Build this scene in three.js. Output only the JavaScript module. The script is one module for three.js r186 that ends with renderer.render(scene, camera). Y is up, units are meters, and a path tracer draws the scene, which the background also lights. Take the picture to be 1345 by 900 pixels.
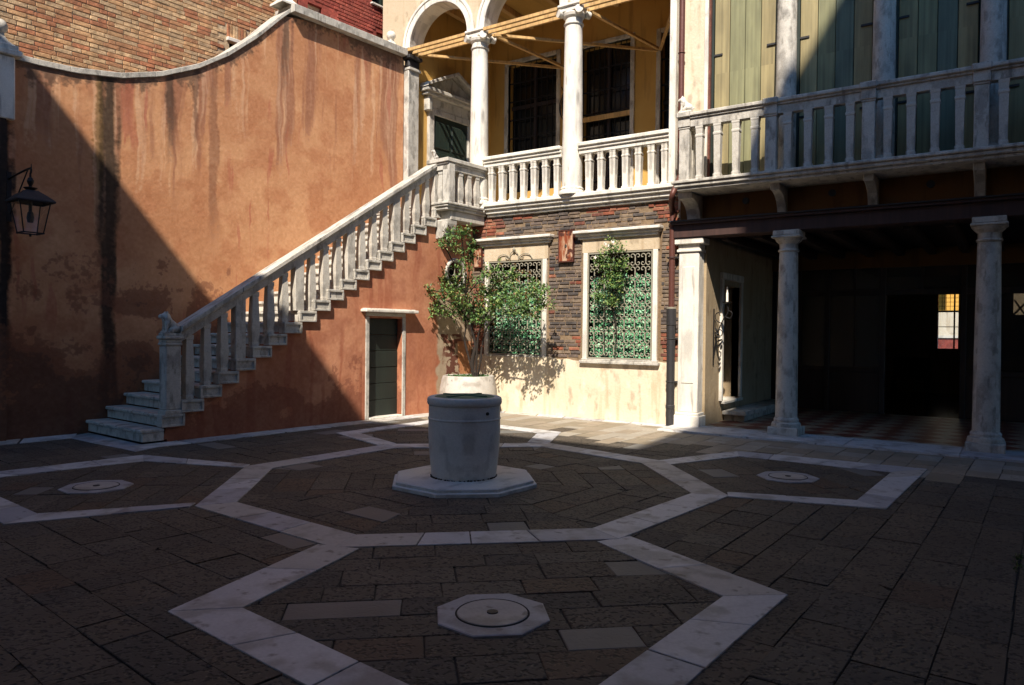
import * as THREE from 'three';
import { Sky } from 'three/addons/objects/Sky.js';
import { mergeGeometries, toCreasedNormals } from 'three/addons/utils/BufferGeometryUtils.js';
import { MarchingCubes } from 'three/addons/objects/MarchingCubes.js';

// ------------------------------------------------------------------ camera, sky, sun, exposure
const scene = new THREE.Scene();
const camera = new THREE.PerspectiveCamera(49.6, 1345 / 900, 0.05, 2000);
camera.rotation.order = 'YXZ';
camera.position.set(0, 1.6, 0);
camera.rotation.set(-0.0141, 0.5982, 0.0102);
camera.updateMatrixWorld(true);
const SUN = new THREE.Vector3(0.34, 1, 0.85).normalize();
const sky = new Sky(); sky.name = 'sky'; sky.scale.setScalar(1500);
sky.userData = { kind: 'structure', label: 'clear blue summer sky above the courtyard', category: 'sky' };
const SU = sky.material.uniforms;
SU.turbidity.value = 4.0; SU.rayleigh.value = 0.95; SU.mieCoefficient.value = 0.004; SU.mieDirectionalG.value = 0.8;
SU.sunPosition.value.copy(SUN);
if (SU.cloudCoverage) SU.cloudCoverage.value = 0.0;
scene.add(sky);
scene.environmentIntensity = 0.108;
const sun = new THREE.DirectionalLight(0xfff4e6, 4.8);
sun.name = 'sun'; sun.position.copy(SUN).multiplyScalar(60).add(new THREE.Vector3(-5, 0, -8)); sun.target.position.set(-5, 0, -8);
sun.castShadow = true; sun.shadow.radius = 1; sun.shadow.mapSize.set(4096, 4096);
Object.assign(sun.shadow.camera, { left: -26, right: 26, top: 26, bottom: -26, near: 1, far: 140 });
scene.add(sun, sun.target);
const renderer = new THREE.WebGLRenderer({ antialias: true });
renderer.setSize(1024, 685);
renderer.toneMapping = THREE.LinearToneMapping;
renderer.toneMappingExposure = 1.8;
renderer.shadowMap.enabled = true;

// ------------------------------------------------------------------ frames of reference
// z = -F is the palace front, x = -L at that line is the stair flank, which leans a little off square
const F = 12.267, L = 9.38, DL = 0.0783, W = 1.77;
const ROT = -Math.atan(DL);
const MLF = new THREE.Matrix4().makeRotationY(ROT).setPosition(-L, 0, -F);   // (n, y, s) -> world
const LW = (n, y, s) => new THREE.Vector3(n, y, s).applyMatrix4(MLF);

// ------------------------------------------------------------------ random and noise
function rng(seed) { let a = seed >>> 0; return () => { a = (a + 0x6D2B79F5) | 0; let t = Math.imul(a ^ (a >>> 15), 1 | a); t = (t + Math.imul(t ^ (t >>> 7), 61 | t)) ^ t; return ((t ^ (t >>> 14)) >>> 0) / 4294967296; }; }
const R = rng(20240611);
const rr = (a, b) => a + (b - a) * R();
const TBL = (() => { const r = rng(77), t = new Float32Array(65536); for (let i = 0; i < 65536; i++) t[i] = r(); return t; })();
const hash = (x, y, s) => TBL[(Math.imul(x, 374761) + Math.imul(y, 668265) + Math.imul(s, 9721) ^ Math.imul(x ^ (y << 3), 27449)) & 65535];
function vn(x, y, s, px = 0, py = 0) {
  let xi = Math.floor(x), yi = Math.floor(y); const fx = x - xi, fy = y - yi;
  const u = fx * fx * (3 - 2 * fx), v = fy * fy * (3 - 2 * fy);
  let x1 = xi + 1, y1 = yi + 1;
  if (px) { xi = ((xi % px) + px) % px; x1 = ((x1 % px) + px) % px; }
  if (py) { yi = ((yi % py) + py) % py; y1 = ((y1 % py) + py) % py; }
  const a = hash(xi, yi, s), b = hash(x1, yi, s), c = hash(xi, y1, s), d = hash(x1, y1, s);
  return a + (b - a) * u + (c - a) * v + (a - b - c + d) * u * v;
}
function fbm(x, y, s, o = 4, px = 0, py = 0) { let f = 0, a = 0.5, n = 0; for (let i = 0; i < o; i++) { f += a * vn(x, y, s + i, px, py); n += a; a *= 0.5; x *= 2; y *= 2; px *= 2; py *= 2; } return f / n; }
const clamp = (v, a = 0, b = 1) => Math.min(b, Math.max(a, v));
const sst = (a, b, v) => { const t = clamp((v - a) / (b - a)); return t * t * (3 - 2 * t); };
const mix3 = (a, b, t) => [a[0] + (b[0] - a[0]) * t, a[1] + (b[1] - a[1]) * t, a[2] + (b[2] - a[2]) * t];

// texture of w x h pixels covering mw x mh metres; fn(x metres, y metres) -> [r,g,b] 0..255 sRGB
function tex(w, h, mw, mh, fn, srgb = true) {
  const d = new Uint8Array(w * h * 4);
  for (let j = 0; j < h; j++) for (let i = 0; i < w; i++) {
    const c = fn((i + 0.5) / w * mw, (j + 0.5) / h * mh), k = (j * w + i) * 4;
    d[k] = clamp(c[0], 0, 255); d[k + 1] = clamp(c[1], 0, 255); d[k + 2] = clamp(c[2], 0, 255); d[k + 3] = 255;
  }
  const t = new THREE.DataTexture(d, w, h, THREE.RGBAFormat);
  t.wrapS = t.wrapT = THREE.RepeatWrapping; t.magFilter = THREE.LinearFilter; t.minFilter = THREE.LinearMipmapLinearFilter; t.generateMipmaps = true;
  t.repeat.set(1 / mw, 1 / mh); if (srgb) t.colorSpace = THREE.SRGBColorSpace; t.needsUpdate = true;
  return t;
}
const g3 = v => [v, v, v];
// ---- stone, slab, plaster, paint
const T = {};
T.stone = tex(512, 512, 2, 2, (x, y) => {
  const a = fbm(x * 4, y * 4, 1, 5, 8, 8), b = fbm(x * 8, y * 2, 21, 5, 16, 4), sp = vn(x * 128, y * 128, 31, 256, 256);
  let c = mix3([206, 199, 184], [226, 220, 207], a);
  c = mix3(c, [164, 159, 149], sst(0.5, 0.78, b) * 0.55);
  c = mix3(c, [128, 122, 112], sst(0.62, 0.84, fbm(x * 14, y * 3, 41, 5, 28, 6)) * 0.5);
  return c.map(v => v + (sp - 0.5) * 14);
});
T.stoneB = tex(512, 512, 2, 2, (x, y) => g3(110 + 90 * fbm(x * 16, y * 16, 51, 4, 32, 32) + 40 * (vn(x * 100, y * 100, 53, 200, 200) - 0.5)), false);
T.weath = tex(512, 512, 2, 2, (x, y) => {
  const a = fbm(x * 5, y * 2.5, 61, 5, 10, 5), b = fbm(x * 9, y * 6, 63, 5, 18, 12), sp = vn(x * 96, y * 96, 67, 192, 192);
  let c = mix3([172, 166, 154], [200, 194, 181], a);
  c = mix3(c, [134, 129, 120], sst(0.46, 0.74, b) * 0.6);
  c = mix3(c, [92, 88, 80], sst(0.6, 0.84, fbm(x * 16, y * 5, 71, 5, 32, 10)) * 0.55);
  return c.map(v => v + (sp - 0.5) * 18);
});
T.marble = tex(512, 512, 3, 3, (x, y) => {
  const a = fbm(x * 3.3333, y * 3.3333, 81, 5, 10, 10), b = Math.abs(fbm(x * 2, y * 2, 91, 5, 6, 6) - 0.5), sp = vn(x * 80, y * 80, 95, 240, 240);
  let c = mix3([184, 182, 180], [206, 204, 200], a);
  c = mix3(c, [146, 144, 142], sst(0.02, 0.0, b) * 0.2);
  c = mix3(c, [138, 132, 122], sst(0.5, 0.75, fbm(x * 5, y * 5, 97, 6, 15, 15)) * 0.55);
  c = mix3(c, [100, 94, 86], sst(0.66, 0.8, fbm(x * 12, y * 12, 99, 4, 36, 36)) * 0.5);
  return c.map(v => v + (sp - 0.5) * 12);
});
T.wellMap = tex(512, 512, 2, 2, (x, y) => { const a = fbm(x * 4, y * 4, 381, 5, 8, 8), sp = vn(x * 90, y * 90, 383, 180, 180); let c = mix3([206, 203, 196], [226, 223, 216], a); c = mix3(c, [166, 162, 154], sst(0.55, 0.8, fbm(x * 8, y * 5, 385, 5, 16, 10)) * 0.5); return c.map(v => v + (sp - 0.5) * 12); });
T.slab = tex(1024, 1024, 3, 3, (x, y) => {
  const a = fbm(x * 4, y * 4, 101, 5, 12, 12), sp = vn(x * 64, y * 64, 105, 192, 192), s2 = vn(x * 34, y * 34, 107, 102, 102), s3 = vn(x * 140, y * 140, 109, 420, 420);
  let c = mix3([89, 82, 72], [115, 106, 93], a);
  c = mix3(c, [40, 36, 31], sst(0.52, 0.78, sp * 0.6 + s2 * 0.4) * 0.75);
  c = mix3(c, [156, 147, 133], sst(0.62, 0.85, s3 * 0.6 + s2 * 0.4) * 0.55);
  return c;
});
T.slabPale = tex(512, 512, 3, 3, (x, y) => { const a = fbm(x * 4, y * 4, 113, 5, 12, 12), s2 = vn(x * 34, y * 34, 117, 102, 102); return mix3(mix3([138, 130, 116], [172, 163, 146], a), [98, 90, 80], sst(0.6, 0.9, s2 * 0.5 + a * 0.5) * 0.6); });
T.slabB = tex(1024, 1024, 3, 3, (x, y) => {
  const sp = vn(x * 64, y * 64, 105, 192, 192), s2 = vn(x * 34, y * 34, 107, 102, 102);
  return g3(200 - 130 * sst(0.5, 0.8, sp * 0.6 + s2 * 0.4) + 40 * (fbm(x * 4, y * 4, 111, 4, 12, 12) - 0.5));
}, false);
T.fine = tex(512, 512, 1, 1, (x, y) => g3(128 + 110 * (fbm(x * 24, y * 24, 121, 5, 24, 24) - 0.5) * 1.6), false);
T.cream = tex(1024, 512, 6, 3, (x, y) => {
  const a = fbm(x * 2, y * 2, 131, 5, 12, 6), st = fbm(x * 9, y * 0.9, 135, 5, 54, 3), sp = vn(x * 60, y * 60, 137, 360, 180);
  let c = mix3([212, 196, 168], [228, 215, 191], a);
  c = mix3(c, [186, 164, 132], sst(0.54, 0.78, st) * 0.55);
  c = mix3(c, [236, 222, 196], sst(0.6, 0.72, fbm(x * 5, y * 3, 139, 5, 30, 9)) * 0.6);
  c = mix3(c, [150, 134, 112], sst(0.62, 0.82, fbm(x * 7, y * 4, 141, 5, 42, 12)) * 0.5);
  return c.map(v => v + (sp - 0.5) * 8);
});
T.yellow = tex(512, 512, 4, 4, (x, y) => {
  const a = fbm(x * 2, y * 2, 151, 5, 8, 8), st = fbm(x * 7, y * 1, 153, 4, 28, 4);
  let c = mix3([176, 136, 66], [198, 158, 86], a); c = mix3(c, [140, 106, 56], sst(0.56, 0.75, st) * 0.5);
  return c;
});
const ytop = s => {
  const P = [[0, 7.57], [3.23, 7.55], [3.474, 7.31], [3.866, 6.90], [4.46, 6.38], [5.02, 6.0], [5.66, 5.69], [6.26, 5.50], [6.92, 5.395], [7.4, 5.37], [20, 5.37]];
  for (let i = 1; i < P.length; i++) if (s <= P[i][0]) { const t = (s - P[i - 1][0]) / (P[i][0] - P[i - 1][0]); return P[i - 1][1] + t * (P[i][1] - P[i - 1][1]); }
  return 5.37;
};
// rendered wall: ochre red lime plaster, rain streaks under the coping, one long leak stain, mould near the foot
T.terra = tex(2048, 1365, 12, 8, (s, y) => {
  const w = (fbm(s * 1.2, y * 1.2, 161, 4) - 0.5) * 0.7;
  const big = fbm(s * 0.7 + w, y * 0.9, 163, 5), mid = fbm(s * 3, y * 3, 167, 5), fine = fbm(s * 22, y * 22, 171, 3), d = ytop(s) - y;
  let c = mix3([182, 126, 86], [200, 147, 104], sst(0.3, 0.7, big));
  c = mix3(c, [172, 112, 74], sst(0.46, 0.74, mid) * 0.6);
  const wob = (fbm(s * 2.5, y * 1.6, 173, 4) - 0.5) * 0.16;
  const st = fbm((s + wob) * 7, y * 0.35, 177, 4), st2 = fbm((s + wob) * 11, y * 0.5, 181, 4);
  const reach = (s < 3.6 ? 1.2 : 0.5) + 2.3 * vn(s * 5, 3, 185) + 0.5 * (fine - 0.5);
  const near = d < reach ? 1 - sst(reach - 0.5, reach, d) : 0;
  c = mix3(c, [146, 96, 70], sst(0.40, 0.68, st) * 0.75 * near);
  c = mix3(c, [222, 186, 152], sst(0.54, 0.74, st2) * 0.4 * near);
  c = mix3(c, [166, 92, 68], sst(0.64, 0.74, fbm((s + wob) * 8, y * 0.6, 187, 4)) * 0.55 * sst(0.4, 0.6, fbm(s * 0.8, y * 0.7, 189, 3)));
  const r2 = 0.02 + 0.42 * fbm(s * 4, 1, 191, 3);                                    // dark ragged band right under the stones
  c = mix3(c, [92, 70, 54], sst(r2, r2 - 0.2, d + (fine - 0.5) * 0.3) * 0.7);
  const leak = (cx, hw, top, bot, k, col) => { const e = Math.abs(s - cx - wob * 0.35) + (mid - 0.5) * 0.1 + (fine - 0.5) * 0.05; if (y < top && y > bot - 0.7) c = mix3(c, col, sst(hw, hw * 0.3, e + (vn(s * 14, y * 1.5, 193) - 0.5) * hw * 0.8) * k * sst(bot - 0.7, bot + 0.5, y + (fine - 0.5) * 0.8 + (vn(s * 12, 2, 194) - 0.5) * 0.7)); };
  leak(6.46, 0.17, 9, 0.3, 0.86, [52, 38, 24]);
  leak(6.60, 0.08, 9, 3.6, 0.5, [92, 70, 28]);
  leak(5.48, 0.10, 9, 4.75, 0.7, [66, 46, 34]);
  leak(5.05, 0.07, 9, 5.0, 0.5, [76, 52, 40]);
  leak(4.72, 0.12, 9, 3.3, 0.45, [112, 72, 52]);
  leak(3.30, 0.12, 9, 6.6, 0.6, [70, 50, 38]);
  leak(7.86, 0.14, 4.6, 1.3, 0.9, [26, 20, 16]);
  // mould and damp with ragged outline
  const m = (2.05 - y) * 0.55 + (fbm(s * 1.6, y * 1.9, 195, 6) - 0.5) * 2.1 + (s > 4.4 ? 0.15 : -0.5);
  c = mix3(c, [118, 72, 48], sst(0.24, 0.42, m + (fine - 0.5) * 0.5) * 0.6);
  c = mix3(c, [84, 56, 40], sst(0.66, 0.84, m + (fine - 0.5) * 0.6) * 0.5);
  return c.map(v => v + (fine - 0.5) * 22);
});
// stair flank: stronger red, rain runs, one area patched with bare grey render near the corner
T.flank = tex(1536, 1024, 7.5, 5, (s, y) => {
  const big = fbm(s * 0.9, y * 0.9, 201, 5), mid = fbm(s * 3.4, y * 3.4, 203, 5), fine = fbm(s * 24, y * 24, 207, 3);
  let c = mix3([168, 106, 74], [188, 130, 96], sst(0.3, 0.7, big));
  c = mix3(c, [150, 90, 64], sst(0.46, 0.72, mid) * 0.5);
  const wob = (fbm(s * 2.5, y * 1.6, 211, 4) - 0.5) * 0.2, st = fbm((s + wob) * 8, y * 0.5, 213, 4);
  c = mix3(c, [150, 84, 58], sst(0.5, 0.72, st) * 0.55);
  // bare render and lime wash
  const e = s - 1.03 + (fbm(s * 3, y * 3, 221, 5) - 0.5) * 0.4;
  if (y < 2.75 + (mid - 0.5) * 0.7) { const k = sst(0.04, -0.04, e) * sst(2.5, 2.3, y + (mid - 0.5)); c = mix3(c, mix3([150, 132, 108], [182, 164, 138], mid), k * 0.95); }
  const br = s - (0.25 + y * 0.16) + (fbm(s * 8, y * 8, 223, 4) - 0.5) * 0.25;
  if (y < 1.55 && y > 0.45) c = mix3(c, [104, 62, 46], sst(0.3, 0.22, Math.abs(br - 0.12)) * sst(0.42, 0.5, fbm(s * 9, y * 15, 227, 3)));
  if (s < 0.36 + y * 0.05 && y < 1.4) c = mix3(c, [188, 128, 84], sst(0.0, -0.06, br) * 0.9);
  const m = (1.0 - y) * 0.7 + (fbm(s * 1.8, y * 1.9, 229, 6) - 0.5) * 2.1 + (s > 2.9 ? 0.12 : -0.75);
  c = mix3(c, [116, 64, 44], sst(0.26, 0.42, m + (fine - 0.5) * 0.5) * 0.55);
  return c.map(v => v + (fine - 0.5) * 20);
});
T.plB = tex(1024, 1024, 4, 4, (x, y) => g3(128 + 150 * (fbm(x * 3, y * 3, 241, 6, 12, 12) - 0.5) + 60 * (fbm(x * 30, y * 30, 245, 3, 120, 120) - 0.5)), false);
T.brick = tex(512, 512, 1, 1, (x, y) => {
  const a = fbm(x * 12, y * 12, 251, 4, 12, 12), sp = vn(x * 120, y * 120, 255, 120, 120);
  return g3(186 + 110 * (a - 0.4) + 50 * (sp - 0.5));
});
T.rust = tex(256, 256, 0.6, 0.6, (x, y) => {
  const a = fbm(x * 10, y * 10, 261, 5), b = fbm(x * 22, y * 4, 263, 4);
  let c = mix3([150, 118, 92], [196, 168, 140], a); c = mix3(c, [122, 56, 26], sst(0.42, 0.62, b)); return mix3(c, [70, 32, 18], sst(0.6, 0.75, a));
});
T.board = tex(512, 512, 1, 2, (x, y) => {
  const a = fbm(x * 30, y * 0.7, 271, 4), b = fbm(x * 5, y * 2, 273, 5);
  return g3(200 + 60 * (a - 0.5) + 60 * (b - 0.5));
});
T.terrazzo = tex(512, 512, 1, 1, (x, y) => { const a = vn(x * 60, y * 60, 281, 60, 60), b = vn(x * 33, y * 33, 283, 33, 33); let c = [110, 92, 74]; if (a > 0.7) c = [168, 150, 124]; if (b > 0.75) c = [84, 44, 34]; return c; });
T.bark = tex(256, 256, 0.4, 0.4, (x, y) => { const a = fbm(x * 60, y * 12, 291, 4); return mix3([28, 23, 18], [54, 44, 35], a); });

const M = {};
const mat = (name, o) => { const m = new THREE.MeshStandardMaterial({ roughness: 0.85, metalness: 0, ...o }); m.name = name; M[name] = m; return m; };
const rgb = (r, g, b) => new THREE.Color().setRGB(r / 255, g / 255, b / 255, THREE.SRGBColorSpace);
mat('stone', { map: T.stone, bumpMap: T.stoneB, bumpScale: 0.006, roughness: 0.7 });
mat('weathered', { map: T.weath, bumpMap: T.stoneB, bumpScale: 0.01, roughness: 0.8 });
mat('marble', { map: T.marble, bumpMap: T.stoneB, bumpScale: 0.003, roughness: 0.55 });
mat('marbleWarm', { map: T.marble, color: rgb(240, 234, 224), bumpMap: T.stoneB, bumpScale: 0.003, roughness: 0.6 });
mat('marbleGrey', { map: T.marble, color: rgb(222, 224, 230), bumpMap: T.stoneB, bumpScale: 0.003, roughness: 0.55 });
mat('wellStone', { map: T.wellMap, color: rgb(255, 254, 250), bumpMap: T.stoneB, bumpScale: 0.006, roughness: 0.75 });
const slabTints = [[222, 221, 218], [214, 210, 204], [206, 205, 202], [200, 195, 188], [218, 210, 200], [194, 192, 189], [224, 217, 207], [198, 199, 199]];
M.slabs = slabTints.map((t, i) => mat('slab' + i, { map: T.slab, color: rgb(...t), bumpMap: T.slabB, bumpScale: 0.013, roughness: 0.72 + 0.01 * i }));
M.paleSlab = [[255, 255, 255], [240, 232, 222], [224, 218, 206]].map((t, i) => mat('paleSlab' + i, { map: T.slabPale, color: rgb(...t), bumpMap: T.slabB, bumpScale: 0.006, roughness: 0.7 }));
mat('greySlab', { map: T.slab, color: rgb(255, 255, 255), bumpMap: T.slabB, bumpScale: 0.002, roughness: 0.6 });
M.greySlab.map = tex(256, 256, 2, 2, (x, y) => mix3([96, 95, 91], [116, 114, 108], fbm(x * 4, y * 4, 301, 5, 8, 8)));
mat('redSlab', { map: T.slab, color: rgb(214, 190, 174), bumpMap: T.slabB, bumpScale: 0.008, roughness: 0.72 });
mat('mortarDark', { color: rgb(58, 53, 46), roughness: 0.95, bumpMap: T.fine, bumpScale: 0.01 });
mat('earth', { color: rgb(96, 88, 74), roughness: 0.95 });
mat('terra', { map: T.terra, bumpMap: T.plB, bumpScale: 0.009, roughness: 0.92 });
mat('flank', { map: T.flank, bumpMap: T.plB, bumpScale: 0.009, roughness: 0.92 });
mat('cream', { map: T.cream, color: rgb(244, 242, 240), bumpMap: T.plB, bumpScale: 0.012, roughness: 0.9 });
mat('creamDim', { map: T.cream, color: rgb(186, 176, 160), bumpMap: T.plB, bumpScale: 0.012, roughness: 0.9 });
mat('creamDull', { map: T.cream, color: rgb(220, 214, 206), bumpMap: T.plB, bumpScale: 0.012, roughness: 0.9 });
mat('yellow', { map: T.yellow, bumpMap: T.plB, bumpScale: 0.008, roughness: 0.9 });
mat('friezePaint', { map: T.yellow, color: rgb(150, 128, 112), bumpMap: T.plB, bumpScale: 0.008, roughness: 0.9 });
mat('mortar', { map: T.cream, color: rgb(216, 202, 186), roughness: 0.95, bumpMap: T.fine, bumpScale: 0.012 });
mat('mortarSoot', { map: T.cream, color: rgb(146, 132, 118), roughness: 0.95, bumpMap: T.fine, bumpScale: 0.015 });
const bm = (n, r, g, b) => mat(n, { map: T.brick, color: rgb(r, g, b), bumpMap: T.fine, bumpScale: 0.01, roughness: 0.92 });
M.sooty = [bm('sooty0', 128, 113, 101), bm('sooty1', 108, 96, 88), bm('sooty2', 142, 123, 105), bm('sooty3', 96, 88, 83), bm('sooty4', 146, 127, 106), bm('sooty5', 120, 104, 93)];
M.redb = [bm('red0', 172, 100, 72), bm('red1', 154, 84, 60), bm('red2', 182, 118, 90), bm('red3', 136, 84, 68)];
M.buff = [bm('buff0', 226, 176, 126), bm('buff1', 210, 152, 108), bm('buff2', 234, 194, 146), bm('buff3', 206, 136, 96), bm('buff4', 218, 182, 140)];
M.crim = [bm('crim0', 178, 84, 68), bm('crim1', 166, 74, 60), bm('crim2', 186, 94, 76)];
mat('crimsonPlaster', { map: T.brick, color: rgb(174, 80, 64), bumpMap: T.plB, bumpScale: 0.02, roughness: 0.9 });
mat('iron', { color: rgb(38, 36, 36), roughness: 0.55, metalness: 0.6, bumpMap: T.fine, bumpScale: 0.003 });
mat('ironPaint', { color: rgb(142, 136, 118), roughness: 0.65, metalness: 0.1, bumpMap: T.fine, bumpScale: 0.003 });
mat('castIron', { color: rgb(52, 50, 50), roughness: 0.6, metalness: 0.3, bumpMap: T.fine, bumpScale: 0.004 });
mat('copperPipe', { color: rgb(94, 56, 46), roughness: 0.5, metalness: 0.25, bumpMap: T.fine, bumpScale: 0.003 });
mat('rust', { map: T.rust, roughness: 0.9, bumpMap: T.fine, bumpScale: 0.006 });
mat('verdigris', { color: rgb(54, 104, 88), roughness: 0.6, metalness: 0.3, bumpMap: T.fine, bumpScale: 0.008 });
mat('doorGreen', { map: T.board, color: rgb(34, 44, 35), roughness: 0.65 });
mat('doorDark', { map: T.board, color: rgb(46, 60, 52), roughness: 0.5 });
mat('woodDark', { map: T.board, color: rgb(66, 46, 38), roughness: 0.6 });
mat('beamWood', { map: T.board, color: rgb(78, 50, 42), roughness: 0.65 });
mat('tieWood', { map: T.board, color: rgb(236, 190, 122), roughness: 0.75 });
mat('shutYellow', { map: T.board, color: rgb(182, 166, 118), roughness: 0.7 });
mat('shutGreen', { map: T.board, color: rgb(156, 154, 112), roughness: 0.7 });
mat('shutBlue', { map: T.board, color: rgb(122, 134, 112), roughness: 0.7 });
mat('gapGreen', { color: rgb(30, 58, 48), roughness: 0.8 });
mat('glassDark', { color: rgb(20, 22, 24), roughness: 0.15, metalness: 0 });
mat('netGreen', { color: rgb(104, 176, 128), roughness: 0.8, bumpMap: T.fine, bumpScale: 0.02, side: THREE.DoubleSide });
mat('plasticLeaf', { color: rgb(94, 160, 114), roughness: 0.45, side: THREE.DoubleSide }); mat('plasticLeafPale', { color: rgb(146, 194, 152), roughness: 0.45, side: THREE.DoubleSide });
mat('tileRed', { map: T.stone, color: rgb(140, 82, 68), roughness: 0.42 });
mat('tileWhite', { map: T.stone, color: rgb(182, 168, 154), roughness: 0.42 });
mat('terrazzo', { map: T.terrazzo, roughness: 0.12 });
mat('soil', { color: rgb(58, 46, 36), roughness: 1, bumpMap: T.fine, bumpScale: 0.03 });
mat('bark', { map: T.bark, roughness: 0.95, bumpMap: T.fine, bumpScale: 0.008 });
mat('wax', { color: rgb(238, 232, 216), roughness: 0.5 });
mat('roofTile', { map: T.brick, color: rgb(190, 120, 88), roughness: 0.9 });
const leafMat = (n, r, g, b) => { const m = new THREE.MeshPhysicalMaterial({ color: rgb(r, g, b), roughness: 0.55, transmission: 0.25, thickness: 0, side: THREE.DoubleSide }); m.name = n; M[n] = m; };
leafMat('leafA', 90, 126, 54); leafMat('leafB', 64, 98, 46); leafMat('leafC', 136, 150, 74); leafMat('leafD', 122, 88, 48); leafMat('petal', 236, 226, 214);
const gl = new THREE.MeshPhysicalMaterial({ color: 0xffffff, transmission: 1, thickness: 0, roughness: 0.03, ior: 1.5, side: THREE.DoubleSide }); gl.name = 'pane'; M.pane = gl;
const glc = (n, r, g, b) => { const m = new THREE.MeshPhysicalMaterial({ color: rgb(r, g, b), transmission: 1, thickness: 0, roughness: 0.25, side: THREE.DoubleSide }); m.name = n; M[n] = m; };
glc('amberGlass', 255, 232, 176); glc('blueGlass', 240, 244, 246); glc('smokeGlass', 150, 147, 140);

// ------------------------------------------------------------------ geometry helpers
const V3 = (x, y, z) => new THREE.Vector3(x, y, z);
function uvm(g) {                                                        // uv in metres by the main direction of each face
  if (g.index) g = g.toNonIndexed();
  if (!g.attributes.normal) g.computeVertexNormals();
  for (const k of Object.keys(g.attributes)) if (!['position', 'normal'].includes(k)) g.deleteAttribute(k);
  const p = g.attributes.position, uv = new Float32Array(p.count * 2), a = V3(), b = V3(), c = V3();
  for (let i = 0; i < p.count; i += 3) {
    a.fromBufferAttribute(p, i); b.fromBufferAttribute(p, i + 1); c.fromBufferAttribute(p, i + 2);
    const n = b.clone().sub(a).cross(c.clone().sub(a)), ax = Math.abs(n.x), ay = Math.abs(n.y), az = Math.abs(n.z);
    [a, b, c].forEach((q, k) => {
      const o = (i + k) * 2;
      if (ax >= ay && ax >= az) { uv[o] = q.z; uv[o + 1] = q.y; } else if (az >= ay) { uv[o] = q.x; uv[o + 1] = q.y; } else { uv[o] = q.x; uv[o + 1] = q.z; }
    });
  }
  g.setAttribute('uv', new THREE.BufferAttribute(uv, 2));
  return g;
}
const join = gs => { gs = (Array.isArray(gs) ? gs : [gs]).map(g => uvm(g)); return gs.length > 1 ? mergeGeometries(gs) : gs[0]; };
const names = new Map();
function numbered(n) { const k = (names.get(n) || 0); names.set(n, k + 1); return k ? n + '_' + String(k).padStart(3, '0') : n; }
function mesh(name, gs, m, parent) { const o = new THREE.Mesh(join(gs), m); o.name = name; o.castShadow = o.receiveShadow = true; if (parent) parent.add(o); return o; }
const part = (parent, name, gs, m, label) => { const o = mesh(name, gs, m, parent); if (label) o.userData.label = label; return o; };
function sharedPart(parent, name, geo, m) { const o = new THREE.Mesh(geo, m); o.name = name; o.castShadow = o.receiveShadow = true; parent.add(o); return o; }
function thing(name, label, category, group, pos = [0, 0, 0], rot = 0) {
  const o = new THREE.Group(); o.name = numbered(name); o.position.set(...pos); o.rotation.y = rot;
  o.userData = { label, category }; if (group) o.userData.group = group; scene.add(o); return o;
}
const leftThing = (name, label, category, group) => thing(name, label, category, group, [-L, 0, -F], ROT);
function structure(name, label) { const o = new THREE.Group(); o.name = numbered(name); o.userData = { kind: 'structure', label, category: name.split('_').pop() }; scene.add(o); return o; }
const sub = (parent, name) => { const o = new THREE.Group(); o.name = name; parent.add(o); return o; };

function box(x0, x1, y0, y1, z0, z1, c = 0) {                            // box from extents, optional chamfer c
  if (!c) { const g = new THREE.BoxGeometry(x1 - x0, y1 - y0, z1 - z0); g.translate((x0 + x1) / 2, (y0 + y1) / 2, (z0 + z1) / 2); return g; }
  const pts = []; const X = [x0, x1], Y = [y0, y1], Z = [z0, z1], sg = [1, -1], id = {};
  const P = (i, j, k, ax) => { const key = '' + i + j + k + ax; if (!(key in id)) { id[key] = pts.length; const v = [X[i], Y[j], Z[k]], s = [sg[i], sg[j], sg[k]]; for (let a = 0; a < 3; a++) if (a !== ax) v[a] += s[a] * c; pts.push(v); } return id[key]; };
  const tri = [];
  const ctr = [(x0 + x1) / 2, (y0 + y1) / 2, (z0 + z1) / 2];
  const face = idx => { for (let i = 1; i + 1 < idx.length; i++) { let a = pts[idx[0]], b = pts[idx[i]], d = pts[idx[i + 1]]; const u = [b[0] - a[0], b[1] - a[1], b[2] - a[2]], v = [d[0] - a[0], d[1] - a[1], d[2] - a[2]]; const n = [u[1] * v[2] - u[2] * v[1], u[2] * v[0] - u[0] * v[2], u[0] * v[1] - u[1] * v[0]]; const m = [0, 1, 2].map(q => (a[q] + b[q] + d[q]) / 3 - ctr[q]); if (n[0] * m[0] + n[1] * m[1] + n[2] * m[2] < 0) [b, d] = [d, b]; tri.push(...a, ...b, ...d); } };
  for (const i of [0, 1]) { face([P(i, 0, 0, 0), P(i, 1, 0, 0), P(i, 1, 1, 0), P(i, 0, 1, 0)]); face([P(0, i, 0, 1), P(1, i, 0, 1), P(1, i, 1, 1), P(0, i, 1, 1)]); face([P(0, 0, i, 2), P(1, 0, i, 2), P(1, 1, i, 2), P(0, 1, i, 2)]); }
  for (const i of [0, 1]) for (const j of [0, 1]) { face([P(i, j, 0, 0), P(i, j, 1, 0), P(i, j, 1, 1), P(i, j, 0, 1)]); face([P(i, 0, j, 0), P(i, 1, j, 0), P(i, 1, j, 2), P(i, 0, j, 2)]); face([P(0, i, j, 1), P(1, i, j, 1), P(1, i, j, 2), P(0, i, j, 2)]); }
  for (const i of [0, 1]) for (const j of [0, 1]) for (const k of [0, 1]) face([P(i, j, k, 0), P(i, j, k, 1), P(i, j, k, 2)]);
  const g = new THREE.BufferGeometry(); g.setAttribute('position', new THREE.Float32BufferAttribute(tri, 3)); g.computeVertexNormals(); return g;
}
const boxLF = (...a) => box(...a).applyMatrix4(MLF);
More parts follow.
